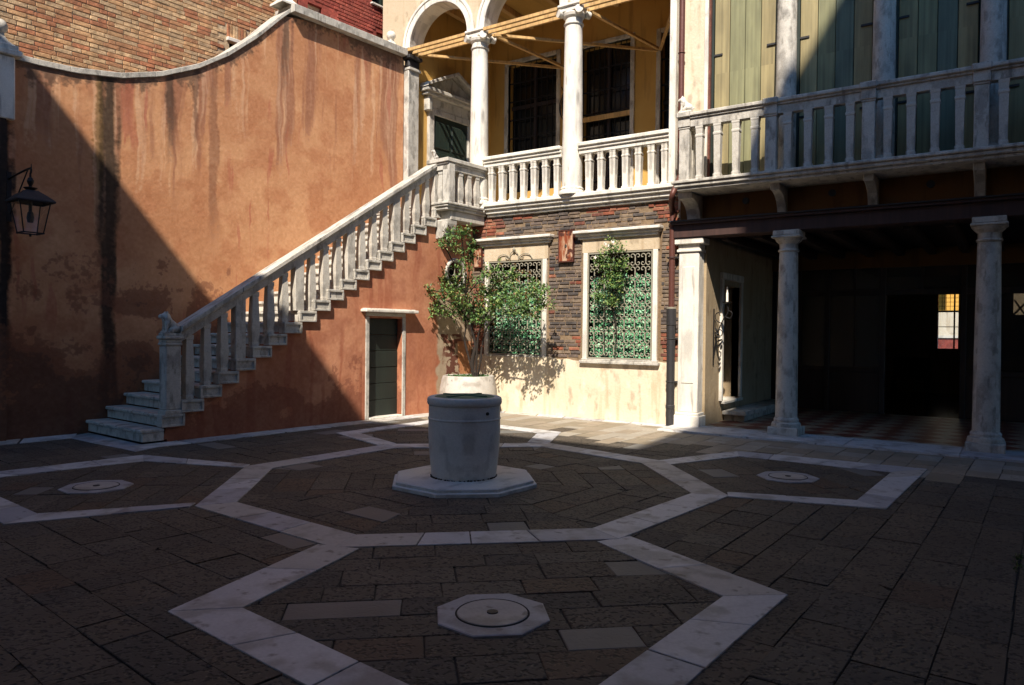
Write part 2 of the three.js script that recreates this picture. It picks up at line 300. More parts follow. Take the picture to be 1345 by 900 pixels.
function lathe(pr, seg = 32, x = 0, y = 0, z = 0) { const g = new THREE.LatheGeometry(pr.map(p => new THREE.Vector2(p[0], p[1])), seg); const h = toCreasedNormals(g, 0.6); h.translate(x, y, z); return h; }
function tube(pts, r, seg = 24, rad = 6, closed = false) { return new THREE.TubeGeometry(new THREE.CatmullRomCurve3(pts.map(p => Array.isArray(p) ? V3(...p) : p), closed), seg, r, rad, closed); }
function rod(a, b, r, seg = 8, r2) { const A = V3(...a), B = V3(...b), d = B.clone().sub(A), g = new THREE.CylinderGeometry(r2 ?? r, r, d.length(), seg); g.applyQuaternion(new THREE.Quaternion().setFromUnitVectors(V3(0, 1, 0), d.normalize())); g.translate((A.x + B.x) / 2, (A.y + B.y) / 2, (A.z + B.z) / 2); return g; }
function bar(a, b, w, h) {                                              // square bar between two points
  const A = V3(...a), B = V3(...b), d = B.clone().sub(A), len = d.length(), g = new THREE.BoxGeometry(w, h, len);
  const m = new THREE.Matrix4().lookAt(A, B, V3(0, 1, 0)); g.applyMatrix4(m); g.translate((A.x + B.x) / 2, (A.y + B.y) / 2, (A.z + B.z) / 2); return g;
}
// outline (x,y) pushed back along -z from z1 by d
function extr(pts, z1, d, holes = [], bevel = 0) {
  const sh = pts instanceof THREE.Shape ? pts : new THREE.Shape(pts.map(p => new THREE.Vector2(p[0], p[1])));
  for (const h of holes) sh.holes.push(h instanceof THREE.Path ? h : new THREE.Path(h.map(p => new THREE.Vector2(p[0], p[1]))));
  const g = new THREE.ExtrudeGeometry(sh, { depth: d - 2 * bevel, bevelEnabled: bevel > 0, bevelSize: bevel, bevelThickness: bevel, bevelOffset: -bevel, bevelSegments: 1, curveSegments: 24 });
  g.translate(0, 0, z1 - d + bevel); return g;
}
// outline in (s,y) of the left frame, from n1 back by d
function extrL(pts, n1, d, holes = [], bevel = 0) { const g = extr(pts, 0, d, holes, bevel); g.rotateY(-Math.PI / 2); const b = new THREE.Matrix4(); g.computeBoundingBox(); g.translate(n1 - g.boundingBox.max.x, 0, 0); return g; }
const rect = (x0, x1, y0, y1) => [[x0, y0], [x1, y0], [x1, y1], [x0, y1]];
function circle(cx, cy, rx, ry = rx, n = 28) { return Array.from({ length: n }, (_, i) => [cx + rx * Math.cos(i / n * 2 * Math.PI), cy + ry * Math.sin(i / n * 2 * Math.PI)]); }
// square profile stack: [[y, half width], ...]
function squareStack(pr, x = 0, y = 0, z = 0, depthScale = 1) {
  const g = new THREE.LatheGeometry(pr.map(p => new THREE.Vector2(Math.max(p[1], 0.0001) * Math.SQRT2, p[0])), 4, Math.PI / 4); const h = g.toNonIndexed(); h.computeVertexNormals(); h.scale(1, 1, depthScale); h.translate(x, y, z); return h;
}
const project = v => v.clone().project(camera);
// pieces = [{g, m, c: Vector3 (world), a: area}] : the 300 that show largest become parts, the rest one part of stuff per material
function pieces(parent, name, list, limit = 300) {
  for (const q of list) { const p = project(q.c), inside = Math.abs(p.x) < 1.05 && Math.abs(p.y) < 1.05 && p.z < 1, d = q.c.distanceTo(camera.position); q.k = (inside ? 1 : 1e-6) * q.a / (d * d); }
  list.sort((a, b) => b.k - a.k);
  list.slice(0, limit).forEach(q => part(parent, name, q.g, q.m));
  const rest = new Map(); list.slice(limit).forEach(q => { if (!rest.has(q.m)) rest.set(q.m, []); rest.get(q.m).push(q.g); });
  if (rest.size) {                                                       // the others: one part, its materials as groups
    const g = mergeGeometries([...rest.values()].map(gs => join(gs)), true), o = new THREE.Mesh(g, [...rest.keys()]);
    o.name = name + '_remainder'; o.userData.kind = 'stuff'; o.castShadow = o.receiveShadow = true; parent.add(o);
  }
}

// ------------------------------------------------------------------ ground and courtyard paving
{
  const g = new THREE.PlaneGeometry(600, 600); g.rotateX(-Math.PI / 2); g.translate(0, -0.09, 0);
  const o = mesh('ground', g, M.earth, scene); o.userData = { kind: 'structure', label: 'bare earth under and around the buildings', category: 'ground' };
}
const area2 = p => { let a = 0; for (let i = 0; i < p.length; i++) { const q = p[(i + 1) % p.length]; a += p[i][0] * q[1] - q[0] * p[i][1]; } return a / 2; };
const ccw = p => area2(p) < 0 ? p.slice().reverse() : p;
function halfClip(poly, a, b, keepLeft = true) {
  const sd = p => ((b[0] - a[0]) * (p[1] - a[1]) - (b[1] - a[1]) * (p[0] - a[0])) * (keepLeft ? 1 : -1), out = [];
  for (let i = 0; i < poly.length; i++) { const p = poly[i], q = poly[(i + 1) % poly.length], d = sd(p), e = sd(q); if (d >= 0) out.push(p); if ((d >= 0) !== (e >= 0)) { const t = d / (d - e); out.push([p[0] + (q[0] - p[0]) * t, p[1] + (q[1] - p[1]) * t]); } }
  return out;
}
const interClip = (poly, clip) => { clip = ccw(clip); for (let i = 0; i < clip.length && poly.length > 2; i++) poly = halfClip(poly, clip[i], clip[(i + 1) % clip.length]); return poly; };
function subClip(polys, clip) {
  clip = ccw(clip); const out = [];
  for (let p of polys) { for (let i = 0; i < clip.length && p.length > 2; i++) { const a = clip[i], b = clip[(i + 1) % clip.length], o = halfClip(p, a, b, false); if (o.length > 2 && Math.abs(area2(o)) > 1e-4) out.push(o); p = halfClip(p, a, b, true); } }
  return out;
}
const centroid = p => { const c = [0, 0]; p.forEach(q => { c[0] += q[0] / p.length; c[1] += q[1] / p.length; }); return c; };
function offsetPoly(p, d) { p = ccw(p); const n = p.length, ls = p.map((a, i) => { const b = p[(i + 1) % n], l = Math.hypot(b[0] - a[0], b[1] - a[1]), nx = (b[1] - a[1]) / l, nz = -(b[0] - a[0]) / l; return [[a[0] + nx * d, a[1] + nz * d], [b[0] - a[0], b[1] - a[1]]]; }); return p.map((_, i) => { const [a, u] = ls[(i + n - 1) % n], [b, v] = ls[i], D = u[0] * v[1] - u[1] * v[0], t = ((b[0] - a[0]) * v[1] - (b[1] - a[1]) * v[0]) / D; return [a[0] + u[0] * t, a[1] + u[1] * t]; }); }
// upright prism over a convex outline in (x,z); top edge eased by c
function prism(poly, y0, y1, c = 0, tx = 0, tz = 0) {
  const p = ccw(poly), ct = centroid(p), n = p.length, pos = [];
  const inn = p.map(q => { const dx = ct[0] - q[0], dz = ct[1] - q[1], l = Math.hypot(dx, dz) || 1, k = Math.min(c * 1.4, l * 0.3); return [q[0] + dx / l * k, q[1] + dz / l * k]; });
  for (let i = 1; i + 1 < n; i++) pos.push(inn[0][0], y1, inn[0][1], inn[i + 1][0], y1, inn[i + 1][1], inn[i][0], y1, inn[i][1]);
  const ring = (A, ya, B, yb) => { for (let i = 0; i < n; i++) { const j = (i + 1) % n; pos.push(A[i][0], ya, A[i][1], B[j][0], yb, B[j][1], A[j][0], ya, A[j][1], A[i][0], ya, A[i][1], B[i][0], yb, B[i][1], B[j][0], yb, B[j][1]); } };
  if (c) { ring(p, y1 - c * 0.7, inn, y1); ring(p, y0, p, y1 - c * 0.7); } else ring(p, y0, p, y1);
  if (tx || tz) for (let i = 0; i < pos.length; i += 3) if (pos[i + 1] > y0 + 1e-6) pos[i + 1] += (pos[i] - ct[0]) * tx + (pos[i + 2] - ct[1]) * tz;
  const g = new THREE.BufferGeometry(); g.setAttribute('position', new THREE.Float32BufferAttribute(pos, 3)); g.computeVertexNormals(); return g;
}
const paving = structure('courtyard_paving', 'dark stone slabs with white marble bands in an eight sided pattern');
part(paving, 'mortar_bed', prism([[-13.5, -12.6], [4.6, -12.6], [4.6, 3.2], [-13.5, 3.2]], -0.08, -0.016), M.mortarDark);
const OI = [[-4.246, -4.098], [-2.845, -5.368], [-2.676, -7.154], [-3.808, -8.444], [-5.477, -8.791], [-6.989, -7.479], [-7.076, -5.503], [-5.94, -4.22]];
const OO = (() => { const o = offsetPoly(OI, 0.33), key = q => OI.reduce((b, p, i) => { const d = Math.hypot(p[0] - q[0], p[1] - q[1]); return d < b[0] ? [d, i] : b; }, [9, 0])[1]; const r = []; o.forEach(q => r[key(q)] = q); return r; })();
const WELL = [-4.84, -6.22];
const PANELS = {
  front: { o: [[-4.286, -3.748], [-3.94, -2.356], [-1.28, -2.09], [-1.141, -4.713], [-2.501, -5.344]], i: [[-3.959, -3.849], [-3.65, -2.638], [-1.58, -2.43], [-1.459, -4.455], [-2.639, -5.055]] },
  right: { o: [[-2.33, -7.229], [-0.976, -7.612], [-0.868, -10.185], [-3.147, -10.129], [-3.736, -8.70]], i: [[-2.40, -7.42], [-1.263, -7.831], [-1.198, -9.695], [-2.991, -9.707], [-3.489, -8.551]] },
  left: { o: [[-7.491, -5.50], [-9.1, -5.1], [-9.35, -2.82], [-6.758, -2.636], [-6.12, -3.86]], i: [[-7.369, -5.339], [-8.692, -4.881], [-8.97, -3.13], [-6.919, -2.955], [-6.211, -3.979]] },
  back: { o: [[-5.55, -9.12], [-6.024, -10.264], [-8.7, -10.55], [-8.741, -7.982], [-7.37, -7.50]], i: [[-5.85, -9.0], [-6.3, -10.0], [-8.4, -10.2], [-8.45, -8.2], [-7.25, -7.75]] },
};
const bands = [];
const lerp2 = (a, b, t) => [a[0] + (b[0] - a[0]) * t, a[1] + (b[1] - a[1]) * t];
function band(p0, p1, q0, q1, n, y = 0.005) {                            // stones between inner edge p and outer edge q
  let cuts = [0]; for (let k = 1; k < n; k++) cuts.push((k + rr(-0.16, 0.16)) / n); cuts.push(1);
  for (let k = 0; k < n; k++) {
    const g = 0.0025, t0 = cuts[k] + (k ? g : 0), t1 = cuts[k + 1] - (k < n - 1 ? g : 0), poly = [lerp2(p0, p1, t0), lerp2(p0, p1, t1), lerp2(q0, q1, t1), lerp2(q0, q1, t0)];
    bands.push({ g: prism(poly, -0.05, y + rr(-0.0015, 0.0015), 0.004), m: [M.marble, M.marbleWarm, M.marbleGrey, M.marble][Math.floor(R() * 4)] });
  }
}
for (let k = 0; k < 8; k++) band(OI[k], OI[(k + 1) % 8], OO[k], OO[(k + 1) % 8], k === 0 ? 4 : 3);
for (const P of Object.values(PANELS)) for (let k = 0; k < 4; k++) band(P.i[k], P.i[k + 1], P.o[k], P.o[k + 1], k === 0 || k === 3 ? 2 : 4, 0.0045);
{ // strips along the walls
  const q = (n, s) => { const v = LW(n, 0, s); return [v.x, v.z]; };
  band(q(0.0, 6.9), q(0.0, 0.2), q(0.36, 6.9), q(0.36, 0.0), 9);
  band(q(-W, 14.5), q(-W, 6.9), q(-W + 0.42, 14.5), q(-W + 0.42, 7.1), 9);
  band(q(-W, 6.74), q(0.36, 6.74), q(-W + 0.3, 7.14), q(0.5, 7.06), 3, 0.004);
  band([-9.3, -12.3], [-4.9, -12.3], [-9.1, -12.0], [-4.9, -12.0], 6);
}
for (const b of bands) part(paving, 'marble_band_stone', b.g, b.m);
const slabs = [];
function lay(clip, holes, org, dir, rowW = [0.26, 0.35], len = [0.30, 0.64], grey = 0.03) {
  const dx = [Math.cos(dir), Math.sin(dir)], dy = [-dx[1], dx[0]], P = (u, v) => [org[0] + dx[0] * u + dy[0] * v, org[1] + dx[1] * u + dy[1] * v];
  const uv = clip.map(p => [(p[0] - org[0]) * dx[0] + (p[1] - org[1]) * dx[1], (p[0] - org[0]) * dy[0] + (p[1] - org[1]) * dy[1]]);
  const u0 = Math.min(...uv.map(p => p[0])), u1 = Math.max(...uv.map(p => p[0])), v0 = Math.min(...uv.map(p => p[1])), v1 = Math.max(...uv.map(p => p[1])), J = 0.0035;
  for (let v = v0; v < v1;) {
    const h = rr(...rowW);
    for (let u = u0 - R() * 0.6; u < u1;) {
      const l = rr(...len) * (R() < 0.12 ? 0.6 : 1), k = () => rr(-0.006, 0.006);
      let polys = [interClip([P(u + J + k(), v + J + k()), P(u + l - J + k(), v + J + k()), P(u + l - J + k(), v + h - J + k()), P(u + J + k(), v + h - J + k())], clip)].filter(p => p.length > 2);
      for (const H of holes) polys = subClip(polys, H);
      polys = polys.filter(p => p.length > 2 && Math.abs(area2(p)) > 0.003);
      u += l;
      if (!polys.length) continue;
      const y = rr(-0.007, -0.002), a = polys.reduce((s, p) => s + Math.abs(area2(p)), 0), c = centroid(polys[0]);
      const gs = polys.map(p => prism(p, -0.05, y, polys.length === 1 ? 0.005 : 0, polys.length === 1 ? rr(-0.005, 0.005) : 0, polys.length === 1 ? rr(-0.005, 0.005) : 0)), t = R();
      const pale = c[1] + 1.2 * (fbm(c[0] * 0.8, c[1] * 0.8, 341, 3) - 0.5) + rr(-0.3, 0.3) < -10.0; const m = pale ? M.paleSlab[Math.floor(R() * 3)] : t < grey ? M.greySlab : t < grey + 0.03 ? M.redSlab : M.slabs[Math.floor(R() * M.slabs.length)];
      slabs.push({ g: gs.length > 1 ? join(gs) : gs[0], m, c: V3(c[0], 0, c[1]), a });
    }
    v += h;
  }
}
for (let k = 0; k < 8; k++) { const a = OI[k], b = OI[(k + 1) % 8], c = centroid(OI); lay([c, lerp2(c, a, 1.03), lerp2(c, b, 1.03)], [], a, Math.atan2(b[1] - a[1], b[0] - a[0]), [0.26, 0.36], [0.3, 0.7], 0.04); }
for (const P of Object.values(PANELS)) { const ip = offsetPoly(P.i, 0.05), a = P.i[0], b = P.i[4]; lay(ip, [], a, Math.atan2(b[1] - a[1], b[0] - a[0]), [0.24, 0.32], [0.34, 0.8], 0.05); }
{
  const holes = [offsetPoly(OO, -0.1), ...Object.values(PANELS).map(P => offsetPoly(P.o, -0.1))];
  const A = centroid(OI), B = [-1.4, -2.2], B2 = [3.0, 3.03], rightHalf = [A, B2, [4.6, 3.1], [4.6, -12.2], [-13, -12.2], [-13, -11.9]];
  lay([A, B2, [4.6, 3.1], [4.6, -12.2], [-4.85, -12.2]], holes, [0, 0], Math.PI / 2 + 0.03);
  lay([A, [-4.85, -12.2], [-13, -12.2], [-13, -6.3]], holes, [0, 0], Math.PI / 2 + 0.03);
  lay([A, [-13, -6.3], [-13, 3.1], B2], holes, [0, 0], 0.11);
}
pieces(paving, 'paving_slab', slabs, 300);

{ // weeds rooted in a paving joint
  const t = thing('weed_tuft', 'small green weeds growing in a paving joint near the arcade side', 'weed', null, [0.03, -0.004, -6.35]);
  const l = []; for (let k = 0; k < 50; k++) l.push([V3(rr(-0.03, 0.03), 0, rr(-0.28, 0.28)), V3(rr(-0.9, 0.9), 1, rr(-0.9, 0.9)).normalize(), V3(rr(-1, 1), 0.3, rr(-1, 1)).normalize(), rr(0.012, 0.03)]);
  part(t, 'leaves', leafGeo(l), M.leafB);
}
// stone covers over the cistern drains
function octagon(cx, cz, r, rot) { return Array.from({ length: 8 }, (_, i) => [cx + r * Math.cos(rot + (i + 0.5) * Math.PI / 4), cz + r * Math.sin(rot + (i + 0.5) * Math.PI / 4)]); }
function drain(x, z, r, label) {
  const t = thing('drain_cover', label, 'drain cover', 'stone drain covers in the paving', [x, 0, z]);
  const ring = [], N = 40, oc = octagon(0, 0, r, 0.86);
  part(t, 'surround', prism(oc, -0.05, 0.008, 0.006), M.marbleGrey);
  part(t, 'disc', lathe([[0, -0.01], [r * 0.60, -0.01], [r * 0.60, 0.010], [r * 0.585, 0.014], [0.045, 0.014], [0.03, 0.011], [0, 0.0105]], N), M.marbleWarm);
  part(t, 'joint_ring', new THREE.TorusGeometry(r * 0.615, 0.007, 4, 40).rotateX(Math.PI / 2).translate(0, 0.0075, 0), M.mortarDark);
  part(t, 'iron_plug', lathe([[0, 0.011], [0.032, 0.011], [0.032, 0.017], [0.022, 0.019], [0, 0.019]], 16), M.castIron);
}
drain(-2.432, -3.40, 0.335, 'eight sided white stone drain cover in the marble panel opposite the loggia across the well');
drain(-2.106, -8.63, 0.335, 'eight sided white stone drain cover in the marble panel beside the arcade columns');
drain(-7.634, -3.80, 0.335, 'eight sided white stone drain cover in the marble panel before the stair foot');

// ------------------------------------------------------------------ well head
{
  const t = thing('well_head', 'round grey stone well head with green lid on an eight sided base', 'well head', null, [WELL[0], 0, WELL[1]]);
  const oc = octagon(0, 0, 0.80, 0.86);
  part(t, 'lower_base', prism(oc, -0.02, 0.035, 0.01), M.wellStone);
  part(t, 'upper_base', prism(octagon(0, 0, 0.765, 0.86), 0.03, 0.072, 0.012), M.wellStone);
  part(t, 'drum', lathe([[0.30, 0.07], [0.338, 0.07], [0.345, 0.09], [0.372, 0.35], [0.382, 0.55], [0.380, 0.675], [0.386, 0.68], [0.386, 0.692], [0.379, 0.697], [0.379, 0.83], [0.30, 0.83]], 56), M.wellStone);
  part(t, 'rim', lathe([[0.31, 0.815], [0.372, 0.815], [0.378, 0.825], [0.390, 0.835], [0.397, 0.855], [0.396, 0.885], [0.388, 0.905], [0.37, 0.915], [0.325, 0.915], [0.312, 0.905], [0.31, 0.86]], 56), M.wellStone);
  part(t, 'lid', [lathe([[0, 0.925], [0.20, 0.922], [0.30, 0.918], [0.318, 0.912], [0.318, 0.895], [0, 0.895]], 40), box(-0.28, 0.28, 0.922, 0.932, -0.02, 0.02), box(-0.02, 0.02, 0.922, 0.932, -0.28, 0.28)], M.verdigris);
  part(t, 'drain_hole', new THREE.CylinderGeometry(0.017, 0.017, 0.02, 12).rotateX(Math.PI / 2).rotateY(0.60 + 0.72).translate(0.381 * Math.sin(0.60 + 0.72), 0.76, 0.381 * Math.cos(0.60 + 0.72)), M.mortarDark);
  part(t, 'moss_ring', (() => { const gs = []; for (let i = 0; i < 90; i++) { const a = R() * 6.283, r = rr(0.338, 0.352), g = new THREE.IcosahedronGeometry(rr(0.006, 0.015), 0); g.translate(r * Math.cos(a), 0.074, r * Math.sin(a)); gs.push(g); } return gs; })(), M.soil);
}

// ------------------------------------------------------------------ stairs
const STEP = i => ({ y: 0.19 * i + 0.011, end: 6.723 - 0.281 * i });
const stepTop = s => { const i = clamp(Math.ceil((6.723 - s) / 0.281), 1, 21); return 0.19 * i + 0.011; };
const FLOORL = 4.11;                                                     // landing level
{
  const t = leftThing('staircase', 'long stone staircase with balustrade rising along the terracotta wall to the loggia', 'staircase');
  // flank
  const o = [[0.0, 0], [6.47, 0], [6.47, 0.2]];
  for (let i = 2; i <= 21; i++) { const y = 0.19 * i - 0.16; o.push([STEP(i).end + 0.31, y], [STEP(i).end + 0.03, y]); }
  const o2 = [[0, 0], [6.40, 0]]; for (let i = 1; i <= 21; i++) { const y = 0.19 * i - 0.15, a = Math.min(STEP(i - 1).end + 0.02, 6.40); o2.push([a, y], [STEP(i).end + 0.02, y]); } o2.push([0, 3.86]);
  const holes = [rect(1.95, 2.74, 0.03, 1.83), circle(0.5, 2.77, 0.25)];
  part(t, 'flank_wall', extrL(o2, 0, 0.3, holes), M.flank);
  // solid behind, so no light leaks under the stairs
  part(t, 'inner_mass', extrL([[0, 0], [6.0, 0.0], [6.0, 0.1], [0.8, 3.6], [0, 3.7]], -0.42, W - 0.45), M.flank);
  for (let i = 1; i <= 21; i++) {
    const S = STEP(i), y0 = S.y - 0.176, j = rr(-0.006, 0.006), gs = [];
    gs.push(box(-W, 0.0, y0 + 0.004, S.y - 0.052, S.end, S.end + 0.30, 0.004));
    gs.push(box(-W, 0.012, S.y - 0.05, S.y, S.end, S.end + 0.34 + j, 0.012));
    if (i > 1) {   // panelled end block
      const a = S.end + 0.002, b = S.end + 0.335, f = 0.055 + j;
      gs.push(box(-0.1, f - 0.022, y0, S.y - 0.002, a, b)); gs.push(box(0.0, f, S.y - 0.04, S.y + 0.003, a - 0.002, b + 0.004, 0.006), box(0.0, f, y0 - 0.002, y0 + 0.03, a, b, 0.005), box(0.0, f, y0 + 0.03, S.y - 0.04, a, a + 0.03), box(0.0, f, y0 + 0.03, S.y - 0.04, b - 0.03, b));
    }
    part(t, 'step', gs, M.weathered);
  }
  // balustrade: six posts, three balusters between each pair
  const rail = s => 1.65 + (6.2 - s) * 0.637, NC = -0.06, spans = 5, s0 = 6.33, s1 = 1.05, ds = (s0 - s1) / spans;
  const bal = h => uvm(squareStack([[0, 0.06], [0.05, 0.06], [0.07, 0.054], [h * 0.32, 0.066], [h * 0.72, 0.054], [h - 0.08, 0.048], [h - 0.06, 0.056], [h, 0.056]]));
  for (let k = 0; k < spans; k++) for (let j = 1; j <= 3; j++) {
    const s = s0 - ds * (k + j / 4), y = stepTop(s - 0.02), h = rail(s) - 0.22 - y;
    const b = sharedPart(t, 'baluster', bal(h), M.weathered); b.position.set(NC + rr(-0.006, 0.006), y - 0.003, s); b.rotation.set(0, rr(-0.05, 0.05), 0); b.scale.set(rr(0.94, 1.05), 1, rr(0.94, 1.05));
  }
  for (let k = 1; k < spans; k++) { const s = s0 - ds * k, y = stepTop(s - 0.04); part(t, 'pier', box(NC - 0.075, NC + 0.075, y - 0.002, rail(s) - 0.1, s - 0.085, s + 0.085, 0.008), M.weathered); }
  { const y = STEP(2).y; part(t, 'newel_post', [box(NC - 0.11, NC + 0.11, y - 0.002, y + 0.06, s0 - 0.125, s0 + 0.125, 0.01), box(NC - 0.1, NC + 0.1, y + 0.06, 1.36, s0 - 0.11, s0 + 0.11, 0.012), box(NC - 0.115, NC + 0.115, 1.36, 1.40, s0 - 0.125, s0 + 0.125, 0.01), box(NC - 0.105, NC + 0.105, 1.40, 1.45, s0 - 0.115, s0 + 0.115, 0.008), box(NC - 0.13, NC + 0.13, 1.45, 1.50, s0 - 0.14, s0 + 0.14, 0.012)], M.weathered); }
  const slopeBar = (sa, sb, off0, off1, n0, n1) => extrL([[sb, rail(sb) + off0], [sa, rail(sa) + off0], [sa, rail(sa) + off1], [sb, rail(sb) + off1]], n1, n1 - n0, [], 0.008);
  for (let k = 0; k < spans; k++) { const a = s0 - ds * k - (k ? 0.002 : 0.11), b = s0 - ds * (k + 1); part(t, 'handrail', [slopeBar(a, b, -0.075, 0.0, NC - 0.135, NC + 0.135), slopeBar(a, b, -0.11, -0.076, NC - 0.1, NC + 0.1), slopeBar(a, b, -0.235, -0.111, NC - 0.07, NC + 0.07)], M.weathered); }
  // landing with its own balustrade
  const RY = 4.95, NO = 0.30;
  part(t, 'landing_slab', [box(-W, 0.40, FLOORL - 0.05, FLOORL, -0.02, 1.17, 0.012), box(-W, 0.38, FLOORL - 0.09, FLOORL - 0.051, -0.02, 1.15, 0.01), box(-W, 0.35, FLOORL - 0.15, FLOORL - 0.091, -0.02, 1.12, 0.01), box(-0.28, 0.31, FLOORL - 0.33, FLOORL - 0.151, -0.02, 0.98, 0.01)], M.weathered);
  part(t, 'corbel', [extr([[-0.02, 3.4], [0.06, 3.4], [0.16, 3.46], [0.23, 3.55], [0.28, 3.6], [0.30, 3.7], [0.30, 3.78], [-0.02, 3.78]], 1.08, 0.3, [], 0.02), new THREE.CylinderGeometry(0.10, 0.10, 0.32, 18).rotateX(Math.PI / 2).translate(0.13, 3.52, 0.93)], M.weathered);
  part(t, 'newel_post', [box(NC - 0.09, NC + 0.09, 3.9, RY - 0.1, s1 - 0.10, s1 + 0.10, 0.01)], M.weathered);
  part(t, 'newel_post', [box(NO - 0.09, NO + 0.09, FLOORL - 0.002, RY - 0.1, 0.95, 1.12, 0.01)], M.weathered);
  const hb = RY - 0.22 - FLOORL;
  for (const [n, s] of [[0.125, 1.04], [NO - 0.02, 0.72], [NO - 0.02, 0.47], [NO - 0.02, 0.23]]) { const b = sharedPart(t, 'baluster', bal(hb), M.weathered); b.position.set(n, FLOORL - 0.002, s); }
  for (const [y0, y1, w] of [[RY - 0.075, RY, 0.125], [RY - 0.115, RY - 0.076, 0.095], [RY - 0.225, RY - 0.116, 0.07]]) {
    part(t, 'landing_rail', [box(NC - w, NO + w - 0.02, y0, y1, s1 - w, s1 + w, 0.008), box(NO - 0.02 - w, NO - 0.02 + w, y0 + 0.001, y1 + 0.001, 0.02, s1 - w + 0.003, 0.008)], M.weathered);
  }
  // low door under the stairs
  const d = sub(t, 'door'); d.userData.label = 'low dark green plank door with a white stone lintel';
  for (let k = 0; k < 6; k++) part(d, 'plank', box(-0.16, -0.12 + rr(-0.004, 0.004), 0.04 + k * 0.298, 0.04 + (k + 1) * 0.298 - 0.007, 1.955, 2.735, 0.006), M.doorGreen);
  part(d, 'handle', rod([-0.11, 0.98, 2.66], [-0.07, 0.98, 2.66], 0.012), M.iron);
  part(t, 'door_jamb', [box(-0.2, 0.016, 0.0, 1.86, 2.742, 2.83, 0.012)], M.weathered); part(t, 'door_jamb', [box(-0.2, 0.016, 0.0, 1.86, 1.86, 1.948, 0.012)], M.weathered);
  part(t, 'door_head', box(-0.2, 0.012, 1.865, 1.925, 1.862, 2.828, 0.01), M.weathered);
  part(t, 'door_sill', box(-0.2, 0.04, 0.0, 0.035, 1.95, 2.74, 0.008), M.stone);
  part(t, 'door_canopy', [box(-0.05, 0.155, 1.93, 1.985, 1.66, 2.94, 0.012), box(-0.05, 0.10, 1.985, 2.0, 1.70, 2.90, 0.006)], M.stone);
  // round barred window
  const w = sub(t, 'round_window');
  const tor = new THREE.TorusGeometry(0.275, 0.04, 8, 36).rotateY(Math.PI / 2).translate(0.0, 2.77, 0.5); part(w, 'surround', tor, M.weathered);
  part(w, 'backing', new THREE.CylinderGeometry(0.26, 0.26, 0.02, 28).rotateZ(Math.PI / 2).translate(-0.26, 2.77, 0.5), M.glassDark);
  for (const m of [1, -1]) { const pts = []; for (let q = 0; q <= 22; q++) { const a = q / 22 * 5.2, r = 0.035 + 0.075 * q / 22; pts.push([-0.03, 2.82 + r * Math.sin(a + 0.6), 0.5 + m * (0.10 - r * Math.cos(a + 0.6))]); } part(w, 'scroll', tube(pts, 0.011, 36, 5), M.ironPaint); }
  part(w, 'bar', rod([-0.03, 2.52, 0.5], [-0.03, 3.02, 0.5], 0.012), M.ironPaint); part(w, 'ring_bar', new THREE.TorusGeometry(0.235, 0.011, 6, 32).rotateY(Math.PI / 2).translate(-0.03, 2.77, 0.5), M.ironPaint);
}

// carved seated lions: one continuous surface from capsules joined smoothly
function sdfMesh(caps, lo, hi, res, k = 0.02) {
  const mc = new MarchingCubes(res, M.stone, false, false, 60000), size = Math.max(hi[0] - lo[0], hi[1] - lo[1], hi[2] - lo[2]) * 1.12, c = [0, 1, 2].map(i => (lo[i] + hi[i]) / 2);
  const half = res / 2;
  for (let z = 0; z < res; z++) for (let y = 0; y < res; y++) for (let x = 0; x < res; x++) {
    const p = [(x - half) / half * size / 2 + c[0], (y - half) / half * size / 2 + c[1], (z - half) / half * size / 2 + c[2]];
    let d = 10;
    for (const [a, b, ra, rb] of caps) {
      const ab = [b[0] - a[0], b[1] - a[1], b[2] - a[2]], ap = [p[0] - a[0], p[1] - a[1], p[2] - a[2]], l2 = ab[0] ** 2 + ab[1] ** 2 + ab[2] ** 2, t = l2 ? clamp((ap[0] * ab[0] + ap[1] * ab[1] + ap[2] * ab[2]) / l2) : 0;
      const e = Math.hypot(ap[0] - ab[0] * t, ap[1] - ab[1] * t, ap[2] - ab[2] * t) - (ra + (rb - ra) * t), h = clamp(0.5 + 0.5 * (d - e) / k);
      d = d + (e - d) * h - k * h * (1 - h);
    }
    mc.field[x + y * res + z * res * res] = -d;
  }
  mc.isolation = 0; mc.update();
  const n = mc.count ?? mc.geometry.drawRange.count, g = new THREE.BufferGeometry();
  const pos = new Float32Array(mc.positionArray.slice(0, n * 3)); for (let i = 0; i < pos.length; i += 3) for (let j = 0; j < 3; j++) pos[i + j] = pos[i + j] * size / 2 + c[j];
  g.setAttribute('position', new THREE.BufferAttribute(pos, 3)); g.setAttribute('normal', new THREE.BufferAttribute(new Float32Array(mc.normalArray.slice(0, n * 3)), 3)); return g;
}
